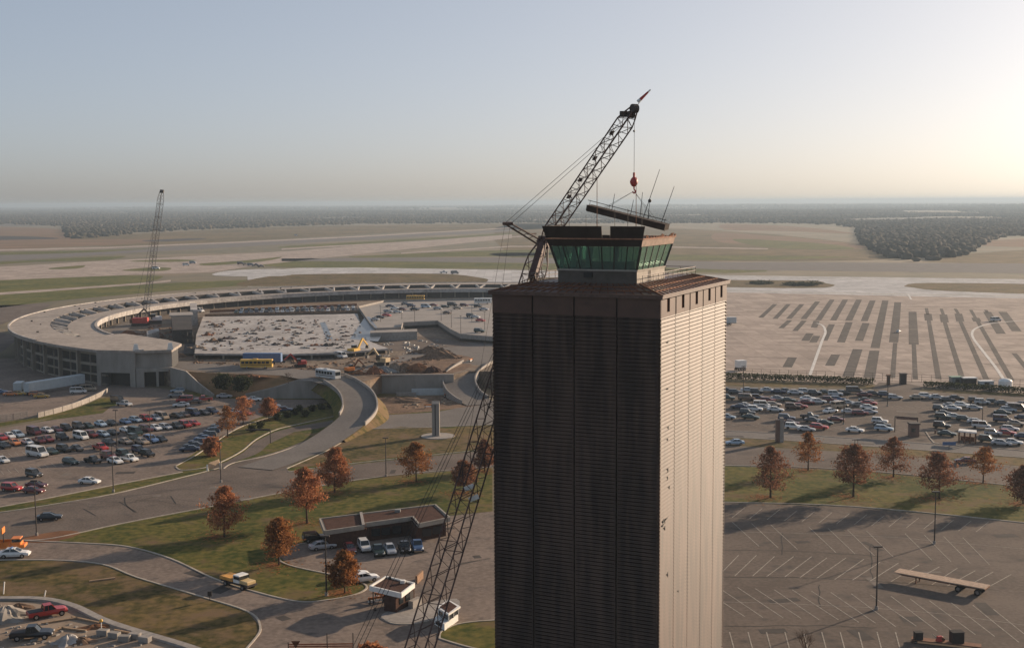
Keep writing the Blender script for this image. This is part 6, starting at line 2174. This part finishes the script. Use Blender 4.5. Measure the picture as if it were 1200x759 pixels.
gn = thing('red_engine', 'small red engine with a handle on the low dolly between the crates', 'engine', lift(p, .495))
MB().box((0, 0, .4), (1.0, .6, .7), .3, .7).build('engine_block', red_paint, gn, bevel=.05)
MB().beam((-.3, 0, .4), (-1.0, .1, 1.0), .1).build('handle', concrete, gn)
MB().tube((.4, -.2, .3), (.4, .2, .3), .28, n=10).build('flywheel', rust, gn)

# apron equipment
def shed(label, x, y, sx, sy, h_, body, roof, name='equipment_shed'):
    t = thing(name, label, 'shed', P(x, y), .05)
    MB().box((0, 0, h_ / 2), (sx, sy, h_)).build('wall', body, t)
    MB().box((0, 0, h_ + .12), (sx + .4, sy + .4, .24)).build('roof', roof, t)
    MB().box((0, -sy / 2 - .02, h_ * .45), (sx * .35, .08, h_ * .8)).build('door', steel_dark, t)


shed('small green roofed shed behind the hedge by the apron fence', 1120, 451, 3.6, 2.5, 2.6, grey_paint, mat('green_roof', (.2, .3, .22), .7, .15))
shed('dark shed with a white roof behind the hedge by the apron fence', 1135, 452, 4.2, 2.5, 2.6, steel_dark, white_paint)
shed('low white roofed hut behind the hedge, nearer the white tank', 1155, 453, 4.5, 2, 1.8, paleblue, white_paint)
shed('dark gate hut in the gap between the two hedges', 1058, 450, 1.8, 1.8, 3.4, steel_dark, steel_dark)
shed('thin brown gate pier beside the lamp post at the hedge gap', 1041, 451, .9, .9, 3.2, rust, rust)
tn_ = thing('storage_tank', 'white domed storage tank behind the far hedge', 'tank', P(1178, 454.5))
q = Vector(tn_.location)
MB().tube(q, q + Vector((0, 0, 2.2)), 2.1, n=16).build('shell', white_paint, tn_)
MB().blob(q + Vector((0, 0, 2.1)), 2.08, 1, 3, 0, .5).build('dome', white_paint, tn_, smooth=True)
for x, y, lab in ((1167, 376.5, 'white service truck far out on the apron by the curved line'), (1053, 389.5, 'small white service vehicle in the middle of the striped apron')):
    car('van' if x > 1100 else 'sedan', 'white', P(x, y) + Vector((0, 0, .1)), 10 if x > 1100 else 60, lab, None, 2, 1.05 if x > 1100 else .8, 'service_vehicle')
# vehicles at the far white pavement
vv = [(282, 310, 'brown', 'van'), (288, 311, 'tan', 'suv'), (294, 311.5, 'grey', 'van'), (300, 311.5, 'dark grey', 'pickup'), (306, 313, 'brown', 'pickup'), (218, 311.5, 'white', 'van'), (183, 315.5, 'white', 'van'), (226, 309, 'silver', 'van'), (347, 276.5, 'white', 'van'), (520, 320.3, 'white', 'pickup'), (533, 321, 'grey', 'van')]
vl = ['brown van at the edge of the new white pavement', 'tan off-roader in the work party on the new white pavement', 'grey van in the work party on the new white pavement', 'dark pickup truck at the end of the work party on the white pavement', 'brown pickup truck standing on the new white pavement', 'white van on the taxiway right of the far lattice boom', 'white van shining beside the far lattice boom', 'silver van on the taxiway beyond the far lattice boom', 'white van alone on the distant runway', 'white pickup truck on the taxiway beyond the terminal roof', 'grey van on the taxiway beyond the terminal roof']
for (x, y, c_, k_), lab in zip(vv, vl):
    car(k_, c_, P(x, y) + Vector((0, 0, .1)), rnd.uniform(-20, 20), lab, 'work vehicles on the airfield', 2, 1.35)

# ------------------------------------------------------------------ far woods
def ico(sub, seed):
    bm = bmesh.new()
    bmesh.ops.create_icosphere(bm, subdivisions=sub, radius=1)
    off_ = Vector((seed * 3.1, seed, seed * .4))
    v = np.array([tuple(q.co * (1 + .55 * noise.noise(q.co * 1.9 + off_))) for q in bm.verts])
    f = np.array([[l.vert.index for l in q.loops] for q in bm.faces])
    bm.free()
    return v, f


def interp(poly, x):
    for (x0, y0), (x1, y1) in zip(poly, poly[1:]):
        if x0 <= x <= x1:
            return y0 + (y1 - y0) * (x - x0) / max(1e-6, x1 - x0)
    return None


def woodland(name, lower, upper, seed, material, hmean=7, skip=0.0):
    rr = random.Random(seed)
    T1, T2 = [ico(1, s) for s in range(6)], [ico(2, s) for s in range(6)]
    V_, F_ = [], []
    nv = 0
    x0, x1 = lower[0][0], lower[-1][0]
    y = max(q[1] for q in lower)
    ymin = min(q[1] for q in upper)
    while y > ymin:
        D = FPX * CAMZ / (y - HOR)
        s = hmean * FPX / D
        x = x0 + rr.random() * s
        while x < x1:
            lo_, hi_ = interp(lower, x), interp(upper, x)
            yy = y + rr.uniform(-.3, .3) * s * .4
            if lo_ is not None and hi_ is not None and hi_ < yy < lo_ + rr.uniform(-.9, .35) * s * rr.random():
                p = P(x, yy)
                if D < 3600 or noise.noise(Vector((p.x / 420, p.y / 700, seed))) > -.3 + skip:
                    r_ = hmean * rr.uniform(.55, 1.0)
                    hz_ = hmean * rr.uniform(.3, .75)
                    v, f = rr.choice(T2 if D < 2600 else T1)
                    a = rr.uniform(0, 6.28)
                    ca, sa = math.cos(a), math.sin(a)
                    q = v @ np.array([[ca, sa, 0], [-sa, ca, 0], [0, 0, 1]])
                    q = q * np.array([r_, r_, hz_]) + np.array([p.x, p.y, gheight(p.x, p.y) + hz_ * .75])
                    V_.append(q)
                    F_.append(f + nv)
                    nv += len(q)
            x += s * rr.uniform(.45, 1.1)
        y -= max(.22, s * .2)
    V_, F_ = np.concatenate(V_), np.concatenate(F_)
    me = bpy.data.meshes.new(name)
    me.vertices.add(len(V_))
    me.vertices.foreach_set('co', V_.ravel())
    me.loops.add(F_.size)
    me.loops.foreach_set('vertex_index', F_.ravel())
    me.polygons.add(len(F_))
    me.polygons.foreach_set('loop_start', np.arange(0, F_.size, 3))
    me.update()
    me.validate()
    me.materials.append(material)
    o = bpy.data.objects.new(name, me)
    C.objects.link(o)
    print(name, len(F_))
    return tag(o, kind='stuff')


wood = mat('bare_woods', (.14, .118, .09), .95, .3, .006, 7, col2=(.07, .066, .05), island=.3, scale2=.002, col3=(.15, .115, .075), scale3=.003, trans=.2)
woodland('woodland', [(-60, 262), (0, 262.5), (74, 265), (78, 279), (92, 280.5), (130, 277), (180, 271.5), (250, 268.5), (330, 265.5), (420, 262.5), (560, 261.5), (850, 261.5), (905, 261.5), (980, 263.5), (1003, 268), (1010, 288), (1040, 302), (1060, 305), (1095, 305.5), (1130, 300), (1152, 287), (1180, 277), (1260, 272)],
         [(-60, 247), (300, 246), (600, 246), (1260, 244)], 1, wood, 7)
woodland('woodland', [(-60, 247), (300, 246), (600, 246), (1260, 244.5)], [(-60, 242.5), (600, 242), (1260, 241)], 2, wood, 14, .2)


# ------------------------------------------------------------------ put every thing's Empty at its own base
def rebase(o):
    pts_ = []
    for c in o.children:
        if c.type == 'MESH' and len(c.data.vertices):
            pts_.append(c)
    if not pts_:
        return
    bpy.context.view_layer.update()
    mn, mx = Vector((1e9,) * 3), Vector((-1e9,) * 3)
    for c in pts_:
        for k in c.bound_box:
            q = c.matrix_world @ Vector(k)
            mn = Vector(map(min, mn, q))
            mx = Vector(map(max, mx, q))
    base = Vector(((mn.x + mx.x) / 2, (mn.y + mx.y) / 2, mn.z))
    loc = Vector(o.location)
    if (loc - base).length < 60 and loc.length > 1:
        return
    o.location = base
    for c in o.children:
        c.location = Vector(c.location) - (base - loc)


# things whose parts were made in world coordinates although their Empty already stands at the base
for o in list(C.objects):
    if o.type == 'EMPTY' and o.parent is None and o.name.split('.')[0] in ('monument', 'pylon_sign', 'kiosk', 'road_sign', 'marker_post', 'small_sign', 'yield_sign', 'storage_tank'):
        for c in o.children:
            c.location = Vector(c.location) - Vector(o.location)
bpy.context.view_layer.update()
for o in list(C.objects):
    if o.type == 'EMPTY' and o.parent is None and Vector(o.location).length < .01:
        rebase(o)

# ------------------------------------------------------------------ light, sky, air
AZ, EL = R(51), R(13.5)      # sun: right of the view, low
sd = Vector((math.sin(AZ) * math.cos(EL), math.cos(AZ) * math.cos(EL), math.sin(EL)))
sun = bpy.data.objects.new('sun', bpy.data.lights.new('sun', 'SUN'))
C.objects.link(sun)
sun.data.energy = 4.1
sun.data.angle = R(.6)
sun.data.color = (1.0, .78, .57)
sun.rotation_euler = sd.to_track_quat('Z', 'Y').to_euler()
w = bpy.data.worlds.new('World')
S.world = w
w.use_nodes = True
N, L = w.node_tree.nodes, w.node_tree.links
sky = N.new('ShaderNodeTexSky')
sky.sky_type = 'NISHITA'
sky.sun_disc = False
sky.sun_elevation = EL
sky.sun_rotation = AZ
sky.altitude = 300
sky.air_density = .5
sky.dust_density = 2.4
sky.ozone_density = 2.0
gm = N.new('ShaderNodeGamma')            # soften the range of the clear-sky model: a milky autumn sky
gm.inputs['Gamma'].default_value = .5
tn = N.new('ShaderNodeMix')
tn.data_type = 'RGBA'
tn.blend_type = 'MULTIPLY'
tn.inputs[0].default_value = 1
tn.inputs[7].default_value = (1.04, 1.0, .96, 1)
L.new(sky.outputs[0], gm.inputs['Color'])
L.new(gm.outputs[0], tn.inputs[6])
ml_ = N.new('ShaderNodeMix')             # thin milky veil
ml_.data_type = 'RGBA'
ml_.inputs[0].default_value = 0.0
ml_.inputs[7].default_value = (3.5, 3.3, 3.2, 1)
L.new(tn.outputs[2], ml_.inputs[6])
L.new(ml_.outputs[2], N['Background'].inputs['Color'])
N['Background'].inputs['Strength'].default_value = .15

hz = MB().box((0, 0, 36), (60000, 60000, 82)).build('haze', mat('haze_surface', (1, 1, 1)))
M = bpy.data.materials.new('haze_air')
M.use_nodes = True
M.node_tree.nodes.clear()
pv = M.node_tree.nodes.new('ShaderNodeVolumePrincipled')
mo_ = M.node_tree.nodes.new('ShaderNodeOutputMaterial')
pv.inputs['Color'].default_value = (.40, .50, .60, 1)
pv.inputs['Density'].default_value = 1.2e-4
pv.inputs['Anisotropy'].default_value = .25
M.node_tree.links.new(pv.outputs[0], mo_.inputs['Volume'])
hz.data.materials[0] = M
tag(hz, kind='stuff')

S.render.engine = 'CYCLES'
cy = S.cycles
cy.max_bounces = 6
cy.diffuse_bounces = 2
cy.glossy_bounces = 3
cy.transmission_bounces = 4
cy.volume_bounces = 1
cy.transparent_max_bounces = 12
cy.use_denoising = True
cy.denoiser = 'OPENIMAGEDENOISE'
cy.caustics_reflective = False
cy.caustics_refractive = False
S.view_settings.view_transform = 'Standard'
S.view_settings.look = 'None'
S.view_settings.gamma = 1
S.view_settings.exposure = .97
S.view_settings.use_curve_mapping = False
